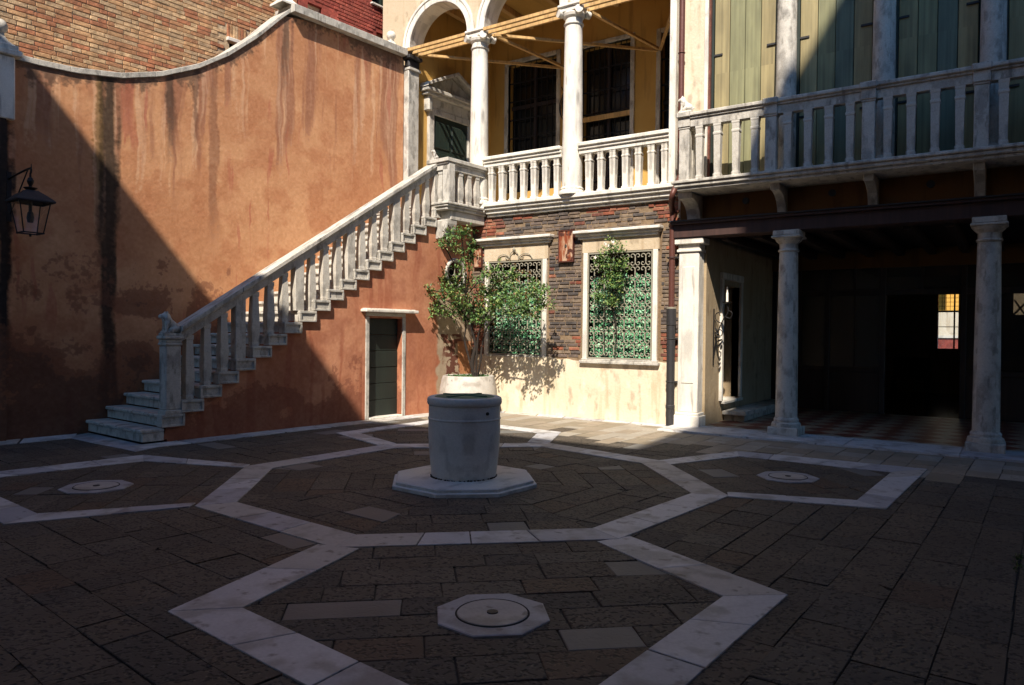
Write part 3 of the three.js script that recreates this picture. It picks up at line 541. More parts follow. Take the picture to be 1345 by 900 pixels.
const lionGeo = uvm(sdfMesh([                                            // faces +x, base at y = 0, about 1 unit tall
  [[-0.22, 0.22, 0], [0.12, 0.55, 0], 0.24, 0.19], [[0.12, 0.5, 0], [0.2, 0.72, 0], 0.21, 0.2], [[0.22, 0.78, 0], [0.42, 0.76, 0], 0.185, 0.10],
  [[0.2, 0.72, 0.1], [0.1, 0.6, 0.14], 0.12, 0.1], [[0.2, 0.72, -0.1], [0.1, 0.6, -0.14], 0.12, 0.1],
  [[0.2, 0.46, 0.12], [0.26, 0.1, 0.13], 0.085, 0.06], [[0.2, 0.46, -0.12], [0.26, 0.1, -0.13], 0.085, 0.06], [[0.26, 0.06, 0.13], [0.36, 0.05, 0.13], 0.06, 0.05], [[0.26, 0.06, -0.13], [0.36, 0.05, -0.13], 0.06, 0.05],
  [[-0.2, 0.2, 0.16], [0.06, 0.14, 0.19], 0.15, 0.10], [[-0.2, 0.2, -0.16], [0.06, 0.14, -0.19], 0.15, 0.10], [[0.0, 0.06, 0.2], [0.14, 0.05, 0.2], 0.06, 0.05], [[0.0, 0.06, -0.2], [0.14, 0.05, -0.2], 0.06, 0.05],
  [[0.2, 0.93, 0.11], [0.19, 0.97, 0.12], 0.05, 0.035], [[0.2, 0.93, -0.11], [0.19, 0.97, -0.12], 0.05, 0.035], [[-0.4, 0.08, 0], [-0.5, 0.2, 0.06], 0.05, 0.045], [[0.44, 0.8, 0], [0.5, 0.74, 0], 0.06, 0.05],
], [-0.6, -0.02, -0.36], [0.6, 1.02, 0.36], 44, 0.06));
function lion(pos, rot, size, label, m) { const t = thing('stone_lion', label, 'statue', null, pos, rot); const b = sharedPart(t, 'body', lionGeo, m); b.scale.setScalar(size); b.position.y = 0.03; part(t, 'plinth', box(-0.42 * size, 0.42 * size, -0.003, 0.035, -0.26 * size, 0.26 * size, 0.006), m); }
{ let p = LW(-0.06, 1.503, 6.33); lion([p.x, p.y, p.z], ROT - Math.PI / 2, 0.31, 'weathered stone lion seated on the lowest stair post', M.weathered); }
{ let p = LW(-0.06, 4.953, 1.06); lion([p.x, p.y, p.z], ROT - Math.PI / 2, 0.18, 'small white stone lion seated on the stair landing rail', M.weathered); }

// ------------------------------------------------------------------ terracotta courtyard wall
{
  const t = leftThing('courtyard_wall', 'stained terracotta plaster wall with sweeping curved stone coping behind the stairs', 'wall');
  const top = []; for (let s = 0.32; s <= 15.3; s += s > 3 && s < 7.6 ? 0.12 : 0.6) top.push([s, ytop(s)]);
  part(t, 'wall', extrL([[15.3, 0], ...top.reverse(), [0.32, 0]].map(p => p), -W, 0.4), M.terra);
  // coping stones
  const cuts = [0.34]; while (cuts.at(-1) < 15.2) cuts.push(cuts.at(-1) + (cuts.at(-1) > 3.1 && cuts.at(-1) < 7.4 ? 0.42 : 0.72)); 
  for (let k = 0; k + 1 < cuts.length; k++) {
    let a = cuts[k], b = cuts[k + 1]; const straight = b < 3.3, th = straight ? 0.15 : 0.085, ov = straight ? 0.15 : 0.03, pts = [], N = straight ? 1 : 4;
    for (let q = 0; q <= N; q++) { const s = a + (b - a) * q / N; pts.push([s, ytop(s) + 0.002]); }
    for (let q = N; q >= 0; q--) { const s = a + (b - a) * q / N; pts.push([s, ytop(s) + th]); }
    part(t, 'coping_stone', extrL(pts, -W + ov, 0.4 + ov + 0.08, [], 0.006), M.weathered);
  }
  const ball = (s, y, sc, m) => part(t, 'ball_finial', [squareStack([[0, 0.16], [0.03, 0.16], [0.05, 0.135], [0.10, 0.085], [0.17, 0.05], [0.21, 0.045], [0.22, 0.045]].map(p => [p[0] * sc, p[1] * sc]), -W - 0.15, y, s), new THREE.SphereGeometry(0.105 * sc, 20, 14).translate(-W - 0.15, y + 0.30 * sc, s)], m);
  ball(7.86, 5.53, 1.0, M.weathered); ball(3.22, 7.70, 1.25, M.stone); ball(0.56, 7.72, 0.95, M.stone);
  part(t, 'finial_spike', rod([-W - 0.15, 5.92, 7.86], [-W - 0.15, 6.08, 7.86], 0.012, 6, 0.004), M.iron);
  part(t, 'pier', [box(-W - 0.42, -W + 0.10, 4.5, 5.37, 7.74, 8.3, 0.012), box(-W - 0.46, -W + 0.15, 5.38, 5.46, 7.66, 8.36, 0.012), box(-W - 0.43, -W + 0.12, 5.46, 5.53, 7.70, 8.32, 0.01)], M.stone);
  part(t, 'buttress', box(-W - 0.1, -W + 0.075, 0, 4.5, 7.84, 8.3), M.terra);
}

// ------------------------------------------------------------------ lantern on its bracket
{
  const n = -W + 0.82, s = 7.79, b = LW(n, 2.86, s), t = thing('wall_lantern', 'black iron street lantern with dark roof hanging from a wall bracket', 'lantern', null, [b.x, b.y, b.z], ROT);
  const h = 0.40, r0 = 0.118, r1 = 0.18;
  const roof = squareStack([[0, 0.225], [0.015, 0.232], [0.03, 0.225], [0.10, 0.15], [0.165, 0.07], [0.17, 0.0]], 0, h, 0); part(t, 'roof', roof, M.castIron);
  part(t, 'crown', [lathe([[0, 0.165], [0.035, 0.165], [0.085, 0.20], [0.075, 0.205], [0.03, 0.19], [0.02, 0.23], [0.035, 0.26], [0.045, 0.29], [0.03, 0.33], [0.015, 0.345], [0.012, 0.40], [0, 0.40]], 10, 0, h, 0)], M.iron);
  for (const [a, c] of [[1, 1], [1, -1], [-1, 1], [-1, -1]]) part(t, 'corner_bar', rod([a * r0, 0, c * r0], [a * r1, h, c * r1], 0.008, 6), M.iron);
  part(t, 'base_frame', [box(-r0 - 0.01, r0 + 0.01, -0.012, 0.006, -r0 - 0.01, -r0 + 0.01), box(-r0 - 0.01, r0 + 0.01, -0.012, 0.006, r0 - 0.01, r0 + 0.01), box(-r0 - 0.01, -r0 + 0.01, -0.011, 0.005, -r0 + 0.01, r0 - 0.01), box(r0 - 0.01, r0 + 0.01, -0.011, 0.005, -r0 + 0.01, r0 - 0.01), rod([0, -0.05, 0], [0, -0.01, 0], 0.012, 8, 0.02)], M.iron);
  for (let k = 0; k < 4; k++) { const q = k * Math.PI / 2, cs = Math.cos(q), sn = Math.sin(q), P = (u, y, r) => [u * cs + r * sn, y, -u * sn + r * cs], a = [P(-r0, 0.005, r0), P(r0, 0.005, r0), P(r1, h, r1), P(-r1, h, r1)], g = new THREE.BufferGeometry(); g.setAttribute('position', new THREE.Float32BufferAttribute([...a[0], ...a[1], ...a[2], ...a[0], ...a[2], ...a[3]], 3)); g.computeVertexNormals(); part(t, 'pane', g, M.pane); }
  part(t, 'lamp_holder', [rod([0, h, 0], [0, h - 0.12, 0], 0.022), lathe([[0, 0], [0.035, 0.0], [0.045, 0.06], [0.035, 0.13], [0.02, 0.15], [0, 0.15]].map(p => [p[0], p[1] + h - 0.26]), 14)], M.castIron);
  const top = h + 0.42;
  part(t, 'bracket', [tube([[0, top - 0.03, 0], [0.03, top - 0.0, 0], [0.02, top + 0.04, 0], [-0.05, top + 0.045, 0], [-0.4, top + 0.03, 0.0], [-0.80, top + 0.0, 0.0]], 0.014, 30, 6), rod([-0.1, top + 0.03, 0], [-0.76, top - 0.5, 0], 0.009, 6), rod([0.03, top + 0.04, 0], [0.03, top + 0.1, 0], 0.01, 6, 0.003), box(-0.83, -0.80, top - 0.6, top + 0.1, -0.03, 0.03)], M.iron);
}

// ------------------------------------------------------------------ palace with the loggia
const ZF = -F;
const baluster5 = uvm(squareStack([[0, 0.062], [0.05, 0.062], [0.06, 0.050], [0.30, 0.053], [0.58, 0.058], [0.595, 0.066], [0.615, 0.066], [0.63, 0.056], [0.70, 0.060], [0.715, 0.066], [0.74, 0.066]]));
const scrollGeo = (() => {                                               // C scroll about 0.11 wide, 0.22 tall, in the xy plane
  const pts = [], N = 16;
  for (let q = 0; q <= N; q++) { const a = -5.6 + 5.6 * q / N, r = 0.008 + 0.042 * q / N; pts.push([0.052 - r * Math.cos(a), 0.058 - r * Math.sin(a), 0]); }
  const low = pts.map(p => [p[0], -p[1], 0]).reverse(); return uvm(tube([...pts, [-0.006, 0.02, 0], [-0.006, -0.02, 0], ...low], 0.0098, 56, 4));
})();
function column(parent, name, x, z, y0, y1, rb, rt, m, plinth = 0.12, seg = 32) {
  const h = y1 - y0, pr = [[0, 0], [rb * 1.32, 0], [rb * 1.34, 0.03], [rb * 1.30, 0.06], [rb * 1.14, 0.075], [rb * 1.12, 0.09], [rb * 1.16, 0.11], [rb * 1.1, 0.13], [rb, 0.15]];
  for (let q = 1; q <= 8; q++) { const t = q / 8; pr.push([rb + (rt - rb) * Math.pow(t, 1.5), 0.15 + (h - 0.27) * t]); }
  pr.push([rt * 1.12, h - 0.115], [rt * 1.16, h - 0.10], [rt * 1.12, h - 0.085], [rt, h - 0.08], [rt, h]);
  const o = sub(parent, name);
  part(o, 'shaft', lathe(pr.map(p => [p[0], p[1]]), seg, x, y0, z), m);
  if (plinth) part(o, 'plinth', box(x - rb * 1.42, x + rb * 1.42, y0 - plinth, y0 + 0.001, z - rb * 1.42, z + rb * 1.42, 0.012), m);
  return o;
}
const palazzo = thing('loggia_palace', 'palace wing with arched upper loggia over a sooty brick wall with grilled windows', 'building');
{
  const t = palazzo, w1 = [-8.95, -7.65, 1.14, 3.03], w2 = [-6.66, -5.35, 1.12, 3.09];
  part(t, 'wall', extr(rect(-9.62, -4.86, 0, 4.02), ZF - 0.02, 0.4, [rect(...w1), rect(...w2)]), M.mortarSoot);
  const dado = [[-9.5, 0], [-4.86, 0]]; for (let x = -4.86; x > -9.5; x -= 0.14) dado.push([x, 1.085 + rr(-0.02, 0.03) + (x < -7.3 ? 0.04 : 0)]); dado.push([-9.5, 1.12]);
  part(t, 'plaster_dado', extr(dado, ZF + 0.02, 0.039), M.cream);
  // dark room behind the grilles
  part(t, 'room_wall', [box(-9.6, -4.9, -0.05, 4.0, -14.2, -14.0), box(-9.6, -9.4, 0, 4.0, -14.0, -12.69), box(-5.1, -4.9, 0, 4.0, -14.0, -12.69), box(-9.4, -5.1, -0.05, 0.0, -14, -12.69)], M.creamDull);
  // bricks
  const bl = []; let row = 0;
  for (let y = 1.13; y < 3.97; y += 0.0695, row++) {
    for (let x = -9.38 - (row % 2) * 0.13 - R() * 0.03; x < -4.87;) {
      const l = (R() < 0.25 ? 0.12 : 0.235) + rr(-0.015, 0.02), x0 = Math.max(x + 0.006, -9.36), x1 = Math.min(x + l - 0.009, -4.875), yc = y + 0.03; x += l;
      if (x1 - x0 < 0.04) continue;
      const inW = (a, b, top) => x1 > a && x0 < b && yc < top;
      if (inW(-9.07, -7.52, 3.5) || inW(-6.80, -5.20, 3.51)) {
        const cut = [[-9.07, -7.52], [-6.80, -5.20]].find(q => x1 > q[0] && x0 < q[1]);
        const inCorn = yc > 3.3; if (inCorn) continue;
        if (x0 < cut[0] && cut[0] - x0 > 0.05) { pushB(x0, cut[0] - 0.004, y); } if (x1 > cut[1] && x1 - cut[1] > 0.05) pushB(cut[1] + 0.004, x1, y); continue;
      }
      pushB(x0, x1, y);
    }
  }
  function pushB(x0, x1, y) {
    const xc = (x0 + x1) / 2, nz = fbm(xc * 1.6, y * 2.2, 311, 4), hi = y > 3.52, red = hi ? nz > 0.47 : (xc < -9.0 && nz > 0.45) || (xc > -5.22 && y < 1.6) || (nz > 0.62 && R() < 0.2) || R() < 0.015;
    if (R() < (hi ? 0.05 : 0.015)) return;
    const m = red ? M.redb[Math.floor(R() * 4)] : M.sooty[Math.floor(R() * 6)], dz = rr(-0.006, 0.008) + (hi ? rr(-0.008, 0.012) : 0), j = () => rr(-0.003, 0.003);
    bl.push({ g: box(x0 + j(), x1 + j(), y + j(), y + 0.055 + j(), ZF - 0.06, ZF - 0.006 + dz, 0.007), m, c: V3(xc, y, ZF), a: (x1 - x0) * 0.06 });
  }
  pieces(t, 'brick', bl, 300);
  // grilled windows
  function win(x0, x1, y0, y1, c0, c1, cy, sill, cols, rows, label, crest) {
    const w = sub(t, 'window'); w.userData.label = label;
    part(w, 'jamb', box(x0 - 0.09, x0, y0 - 0.02, y1, ZF - 0.3, ZF + 0.025, 0.008), M.stone); part(w, 'jamb', box(x1, x1 + 0.09, y0 - 0.02, y1, ZF - 0.3, ZF + 0.025, 0.008), M.stone);
    part(w, 'lintel', box(x0 - 0.115, x1 + 0.115, y1, cy, ZF - 0.3, ZF + 0.012, 0.006), M.creamDull);
    part(w, 'cornice', [box(c0 + 0.07, c1 - 0.07, cy, cy + 0.05, ZF - 0.1, ZF + 0.06, 0.008), box(c0 + 0.03, c1 - 0.03, cy + 0.05, cy + 0.10, ZF - 0.1, ZF + 0.10, 0.012), box(c0, c1, cy + 0.10, cy + 0.155, ZF - 0.1, ZF + 0.15, 0.01)], M.stone);
    part(w, 'sill', sill ? [box(x0 - 0.12, x1 + 0.16, y0 - 0.09, y0 - 0.03, ZF - 0.3, ZF + 0.10, 0.012), box(x0 - 0.1, x1 + 0.12, y0 - 0.03, y0, ZF - 0.3, ZF + 0.05, 0.006)] : box(x0 - 0.1, x1 + 0.1, y0 - 0.035, y0, ZF - 0.3, ZF + 0.03, 0.006), M.weathered);
    part(w, 'grille_frame', [box(x0 + 0.005, x0 + 0.03, y0 + 0.01, y1 - 0.03, ZF - 0.01, ZF + 0.015), box(x1 - 0.03, x1 - 0.005, y0 + 0.01, y1 - 0.03, ZF - 0.01, ZF + 0.015), box(x0 + 0.005, x1 - 0.005, y1 - 0.03, y1 - 0.005, ZF - 0.012, ZF + 0.017), box(x0 + 0.03, x1 - 0.03, y0 + 0.005, y0 + 0.03, ZF - 0.008, ZF + 0.013)], M.ironPaint);
    const cw = (x1 - x0 - 0.08) / cols, ch = (y1 - y0 - 0.10) / rows;
    for (let i = 0; i < cols; i++) for (let j = 0; j < rows; j++) for (const m of [1, -1]) {
      const s = sharedPart(w, 'scroll', scrollGeo, M.ironPaint); s.position.set(x0 + 0.04 + cw * (i + 0.5) + m * 0.002, y0 + 0.05 + ch * (j + 0.5), ZF); s.scale.set(m * cw / 0.2, ch / 0.222, 1);
    }
    if (crest) { const xm = (x0 + x1) / 2; for (const m of [1, -1]) part(w, 'crest', [tube([[xm + m * 0.42, y1 + 0.02, ZF + 0.03], [xm + m * 0.36, y1 + 0.10, ZF + 0.04], [xm + m * 0.22, y1 + 0.12, ZF + 0.04], [xm + m * 0.12, y1 + 0.06, ZF + 0.04], [xm + m * 0.19, y1 + 0.035, ZF + 0.04], [xm + m * 0.21, y1 + 0.08, ZF + 0.04]], 0.009, 30, 5), tube([[xm + m * 0.10, y1 + 0.01, ZF + 0.035], [xm + m * 0.09, y1 + 0.12, ZF + 0.045], [xm, y1 + 0.2, ZF + 0.05]], 0.009, 16, 5)], M.ironPaint); part(w, 'crest_finial', lathe([[0, 0.15], [0.02, 0.17], [0.035, 0.21], [0.015, 0.25], [0, 0.27]], 10, xm, y1, ZF + 0.05), M.ironPaint); }
    // screen of artificial leaves behind the lower part
    part(w, 'screen_backing', box(x0, x1, y0, y0 + (y1 - y0) * 0.77, ZF - 0.2, ZF - 0.19), M.gapGreen);
    const lf = [[], []]; for (let k = 0; k < 1500; k++) lf[R() < 0.6 ? 0 : 1].push([V3(rr(x0 + 0.02, x1 - 0.02), rr(y0 + 0.02, y0 + (y1 - y0) * 0.77), ZF - 0.15 + rr(-0.03, 0.04)), V3(rr(-1, 1), rr(-1, 1), rr(-0.2, 0.3)).normalize(), V3(rr(-0.6, 0.6), rr(-0.2, 0.9), 1).normalize(), rr(0.05, 0.10)]);
    part(w, 'leaf_screen', leafGeo(lf[0]), M.plasticLeaf); part(w, 'leaf_screen', leafGeo(lf[1]), M.plasticLeafPale);
  }
  win(...w1, -9.23, -7.41, 3.335, false, 6, 8, 'scrolled iron grille window half hidden by the rose tree', true);
  win(...w2, -6.92, -5.17, 3.345, true, 6, 8, 'scrolled iron grille window with climbing plant beside the drainpipe', false);
  // string course under the loggia
  part(t, 'string_course', [box(-8.98, -4.9, 4.12, 4.2, ZF - 0.3, ZF + 0.18, 0.012), box(-8.98, -4.9, 4.06, 4.12, ZF - 0.3, ZF + 0.14, 0.012), box(-8.98, -4.9, 3.985, 4.06, ZF - 0.3, ZF + 0.09, 0.012)], M.stone);
  part(t, 'column_footing', box(-9.52, -8.985, 4.02, 4.2, ZF - 0.35, ZF + 0.14, 0.01), M.stone);
  part(t, 'loggia_floor', box(-11.4, -4.9, 4.0, 4.19, -15.2, ZF - 0.302), M.weathered);
  // columns
  const capital = (o, x, z, y0) => {
    part(o, 'capital', [lathe([[0.15, 0], [0.2, 0.04], [0.215, 0.09], [0.2, 0.13]], 24, x, y0, z), box(x - 0.235, x + 0.235, y0 + 0.19, y0 + 0.25, z - 0.235, z + 0.235, 0.015), box(x - 0.2, x + 0.2, y0 + 0.11, y0 + 0.19, z - 0.2, z + 0.2, 0.01)], M.stone);
    for (const a of [-1, 1]) for (const b of [-1, 1]) part(o, 'volute', new THREE.CylinderGeometry(0.075, 0.075, 0.1, 14).rotateX(Math.PI / 2).rotateY(0.5 * a * b).translate(x + a * 0.2, y0 + 0.11, z + b * 0.16), M.stone);
  };
  for (const x of [-9.23, -7.02]) { const o = column(t, 'loggia_column', x, ZF, 4.2, 7.5, 0.195, 0.165, M.stone, 0); capital(o, x, ZF, 7.5); }
  part(t, 'end_pilaster', [boxLF(-W, -W + 0.15, 4.1, 7.28, 0.0, 0.32, 0.012), boxLF(-W, -W + 0.19, 7.28, 7.34, -0.03, 0.33, 0.01)], M.weathered);
  part(t, 'pilaster_capital', [boxLF(-W, -W + 0.16, 7.34, 7.52, -0.02, 0.32, 0.03), boxLF(-W - 0.05, -W + 0.22, 7.52, 7.6, -0.04, 0.36, 0.01)], M.castIron, 'dark pilaster capital');  // capital given the dark iron colour
  part(t, 'end_pilaster', box(-5.03, -4.91, 4.2, 11, ZF - 0.2, ZF + 0.16, 0.012), M.stone);
  // arcade wall
  const arches = [[-10.235, 0.815], [-8.125, 0.915], [-5.945, 0.895]], sp = 7.755, sh = new THREE.Shape();
  sh.moveTo(-11.85, sp); for (const [c, r] of arches) { sh.lineTo(c - r, sp); for (let q = 1; q <= 28; q++) sh.lineTo(c - r * Math.cos(q / 28 * Math.PI), sp + r * Math.sin(q / 28 * Math.PI)); } sh.lineTo(-4.92, sp); sh.lineTo(-4.92, 11); sh.lineTo(-11.85, 11);
  part(t, 'upper_wall', extr(sh, ZF + 0.14, 0.36), M.creamDull);
  for (const [c, r] of arches) for (const [a, b, zz] of [[r - 0.03, r + 0.1, ZF + 0.175], [r + 0.098, r + 0.16, ZF + 0.195]]) {
    const o = []; for (let q = 0; q <= 28; q++) o.push([c - b * Math.cos(q / 28 * Math.PI), sp + 0.003 + b * Math.sin(q / 28 * Math.PI)]); for (let q = 28; q >= 0; q--) o.push([c - a * Math.cos(q / 28 * Math.PI), sp + 0.003 + a * Math.sin(q / 28 * Math.PI)]);
    part(t, 'archivolt', extr(o, zz, zz - ZF + 0.26, [], 0.01), M.stone);
  }
  part(t, 'corner_pier', box(-11.85, -11.25, 0, sp, ZF - 0.3, ZF - 0.0), M.creamDull);
  // balustrades between the columns
  for (const [a, b, xs] of [[-9.04, -7.21, [-8.87, 0.256]], [-6.83, -5.03, [-6.64, 0.25]]]) {
    for (let k = 0; k < 7; k++) { const o = sharedPart(t, 'baluster', baluster5, M.stone); o.position.set(xs[0] + xs[1] * k, 4.198, ZF + 0.02 + rr(-0.005, 0.005)); o.rotation.y = rr(-0.05, 0.05); o.scale.set(rr(0.94, 1.06), 1, rr(0.94, 1.06)); }
    part(t, 'balustrade_rail', [box(a, b, 4.93, 5.01, ZF - 0.06, ZF + 0.10, 0.01), box(a, b, 5.01, 5.065, ZF - 0.09, ZF + 0.13, 0.01), box(a, b, 5.065, 5.14, ZF - 0.12, ZF + 0.165, 0.014)], M.stone);
  }
  // loggia interior
  const bz = -15.0, aw = [-10.40, -9.02, 5.0, 8.12], bw = [-8.34, -7.13, 4.6, 8.1], cw = [-6.42, -5.35, 4.2, 8.05];
  part(t, 'loggia_back_wall', extr(rect(-11.6, -4.9, 4.1, 9.4), bz, 0.3, [rect(...aw), rect(...bw), rect(...cw)]), M.yellow);
  part(t, 'loggia_end_wall', boxLF(-W - 0.3, -W, 4.0, 9.4, -2.95, 0.0), M.yellow);
  part(t, 'loggia_side_wall', box(-5.0, -4.9, 4.1, 9.4, bz, ZF - 0.21), M.yellow);
  part(t, 'loggia_ceiling', box(-11.9, -4.9, 9.0, 9.2, bz - 0.3, ZF - 0.2), M.yellow);
  for (let k = 0; k < 6; k++) part(t, 'ceiling_beam', box(-10.9 + k * 1.12, -10.78 + k * 1.12, 8.86, 9.0, bz, ZF - 0.225, 0.01), M.tieWood);
  part(t, 'palace_roof', [box(-12.1, -4.7, 11.0, 11.25, -16, ZF + 0.6), box(-11.9, -4.9, 9.2, 11, bz - 0.3, bz)], M.roofTile);
  const backWin = (x0, x1, y0, y1, transom) => {
    const w = sub(t, 'loggia_window');
    part(w, 'frame', [box(x0 - 0.1, x0, y0, y1 + 0.1, bz - 0.1, bz + 0.04, 0.01), box(x1, x1 + 0.1, y0, y1 + 0.1, bz - 0.1, bz + 0.04, 0.01), box(x0, x1, y1, y1 + 0.1, bz - 0.1, bz + 0.04, 0.01)], M.weathered);
    part(w, 'pane', box(x0, x1, y0, y1, bz - 0.22, bz - 0.2), M.glassDark);
    part(w, 'casement', [box((x0 + x1) / 2 - 0.04, (x0 + x1) / 2 + 0.04, y0, y1, bz - 0.2, bz - 0.15), box(x0, x1, transom - 0.04, transom + 0.04, bz - 0.2, bz - 0.14)], M.woodDark);
    for (let k = 1; k < 9; k++) part(w, 'bar', rod([x0 + (x1 - x0) * k / 9, y0, bz - 0.06], [x0 + (x1 - x0) * k / 9, y1, bz - 0.06], 0.011, 6), M.iron);
    for (let k = 1; k < 7; k++) part(w, 'cross_bar', box(x0, x1, y0 + (y1 - y0) * k / 7 - 0.012, y0 + (y1 - y0) * k / 7 + 0.012, bz - 0.075, bz - 0.045), M.iron);
  };
  backWin(...aw, 7.1); backWin(...bw, 6.5); backWin(...cw, 6.6);
  part(t, 'window_transom', box(bw[0], bw[1], 6.42, 6.52, bz - 0.02, bz + 0.03), M.tieWood);
  // pedimented doorway in the end wall
  const P = sub(t, 'pedimented_door'), n0 = -W, LG = g => g.applyMatrix4(MLF);
  part(P, 'leaf', boxLF(n0 - 0.02, n0 + 0.02, 4.2, 6.53, -1.72, -0.56), M.doorDark);
  for (const [a, b] of [[-1.66, -1.18], [-1.1, -0.62]]) for (const [c, d] of [[4.4, 4.9], [5.0, 5.7], [5.8, 6.4]]) part(P, 'panel', boxLF(n0 + 0.015, n0 + 0.04, c, d, a, b, 0.012), M.doorDark);
  part(P, 'jamb', boxLF(n0 - 0.02, n0 + 0.08, 4.2, 6.66, -0.56, -0.40, 0.01), M.weathered); part(P, 'jamb', boxLF(n0 - 0.02, n0 + 0.08, 4.2, 6.66, -1.88, -1.72, 0.01), M.weathered);
  part(P, 'lintel', [boxLF(n0 - 0.02, n0 + 0.075, 6.53, 6.66, -1.72, -0.56, 0.01), boxLF(n0 - 0.02, n0 + 0.06, 6.66, 6.9, -1.86, -0.42, 0.01)], M.weathered);
  for (const s of [-0.36, -1.92]) part(P, 'console', boxLF(n0 - 0.02, n0 + 0.16, 6.56, 6.9, s - 0.06, s + 0.06, 0.02), M.weathered);
  part(P, 'cornice', [boxLF(n0 - 0.02, n0 + 0.2, 6.9, 6.97, -2.05, -0.23, 0.01), boxLF(n0 - 0.02, n0 + 0.26, 6.97, 7.05, -2.1, -0.18, 0.01)], M.weathered);
  part(P, 'pediment', [LG(extrL([[-2.1, 7.053], [-0.18, 7.053], [-1.14, 7.5]], n0 + 0.05, 0.07)), LG(extrL([[-0.16, 7.053], [-0.18, 7.14], [-1.14, 7.60], [-2.1, 7.14], [-2.12, 7.053], [-1.14, 7.51]], n0 + 0.28, 0.3, [], 0.01))], M.weathered);
  // timber ties
  for (const [dz, dy] of [[0.20, 0.0], [0.02, 0.0], [-0.16, 0.0]]) for (const [a, b] of [[-11.05, -9.46], [-8.99, -7.26], [-6.78, -5.03]]) part(t, 'tie_bar', bar([a, 7.70 + dy, ZF + dz], [b, 7.70 + dy, ZF + dz], 0.045, 0.06), M.tieWood);
  for (const [a, b] of [[[-11.0, 7.69, ZF - 0.1], [-8.64, 7.69, -14.9]], [[-8.98, 7.68, ZF - 0.1], [-8.66, 7.68, -14.9]], [[-6.8, 7.68, ZF - 0.1], [-6.43, 7.68, -14.9]], [[-5.06, 7.67, ZF - 0.3], [-6.40, 7.67, -14.9]], [[-8.9, 7.66, ZF - 0.1], [-6.46, 7.66, -14.9]]]) part(t, 'brace', bar(a, b, 0.06, 0.05), M.tieWood);
  part(t, 'cornice', box(-8.98, -5.0, 3.93, 3.984, ZF - 0.05, ZF + 0.045, 0.01), M.weathered);
}
{ // iron lantern hung before the loggia's back wall
  const t = thing('hanging_lantern', 'dark wrought iron lantern hanging in the loggia behind the middle column', 'lantern', null, [-8.25, 6.25, -14.2]);
  part(t, 'body', lathe([[0, 0], [0.06, 0.02], [0.13, 0.12], [0.15, 0.3], [0.12, 0.5], [0.05, 0.56], [0, 0.58]], 8), M.glassDark);
  for (let k = 0; k < 8; k++) { const a = k * Math.PI / 4; part(t, 'rib', tube([[0.03 * Math.cos(a), -0.05, 0.03 * Math.sin(a)], [0.16 * Math.cos(a), 0.12, 0.16 * Math.sin(a)], [0.19 * Math.cos(a), 0.35, 0.19 * Math.sin(a)], [0.1 * Math.cos(a), 0.62, 0.1 * Math.sin(a)], [0.15 * Math.cos(a), 0.74, 0.15 * Math.sin(a)]], 0.012, 18, 5), M.iron); }
  part(t, 'crown', lathe([[0, 0.55], [0.14, 0.57], [0.1, 0.65], [0.04, 0.75], [0.02, 1.0], [0, 1.0]], 10), M.iron); part(t, 'chain', rod([0, 0.95, 0], [0, 2.62, 0], 0.012, 6), M.iron);
}

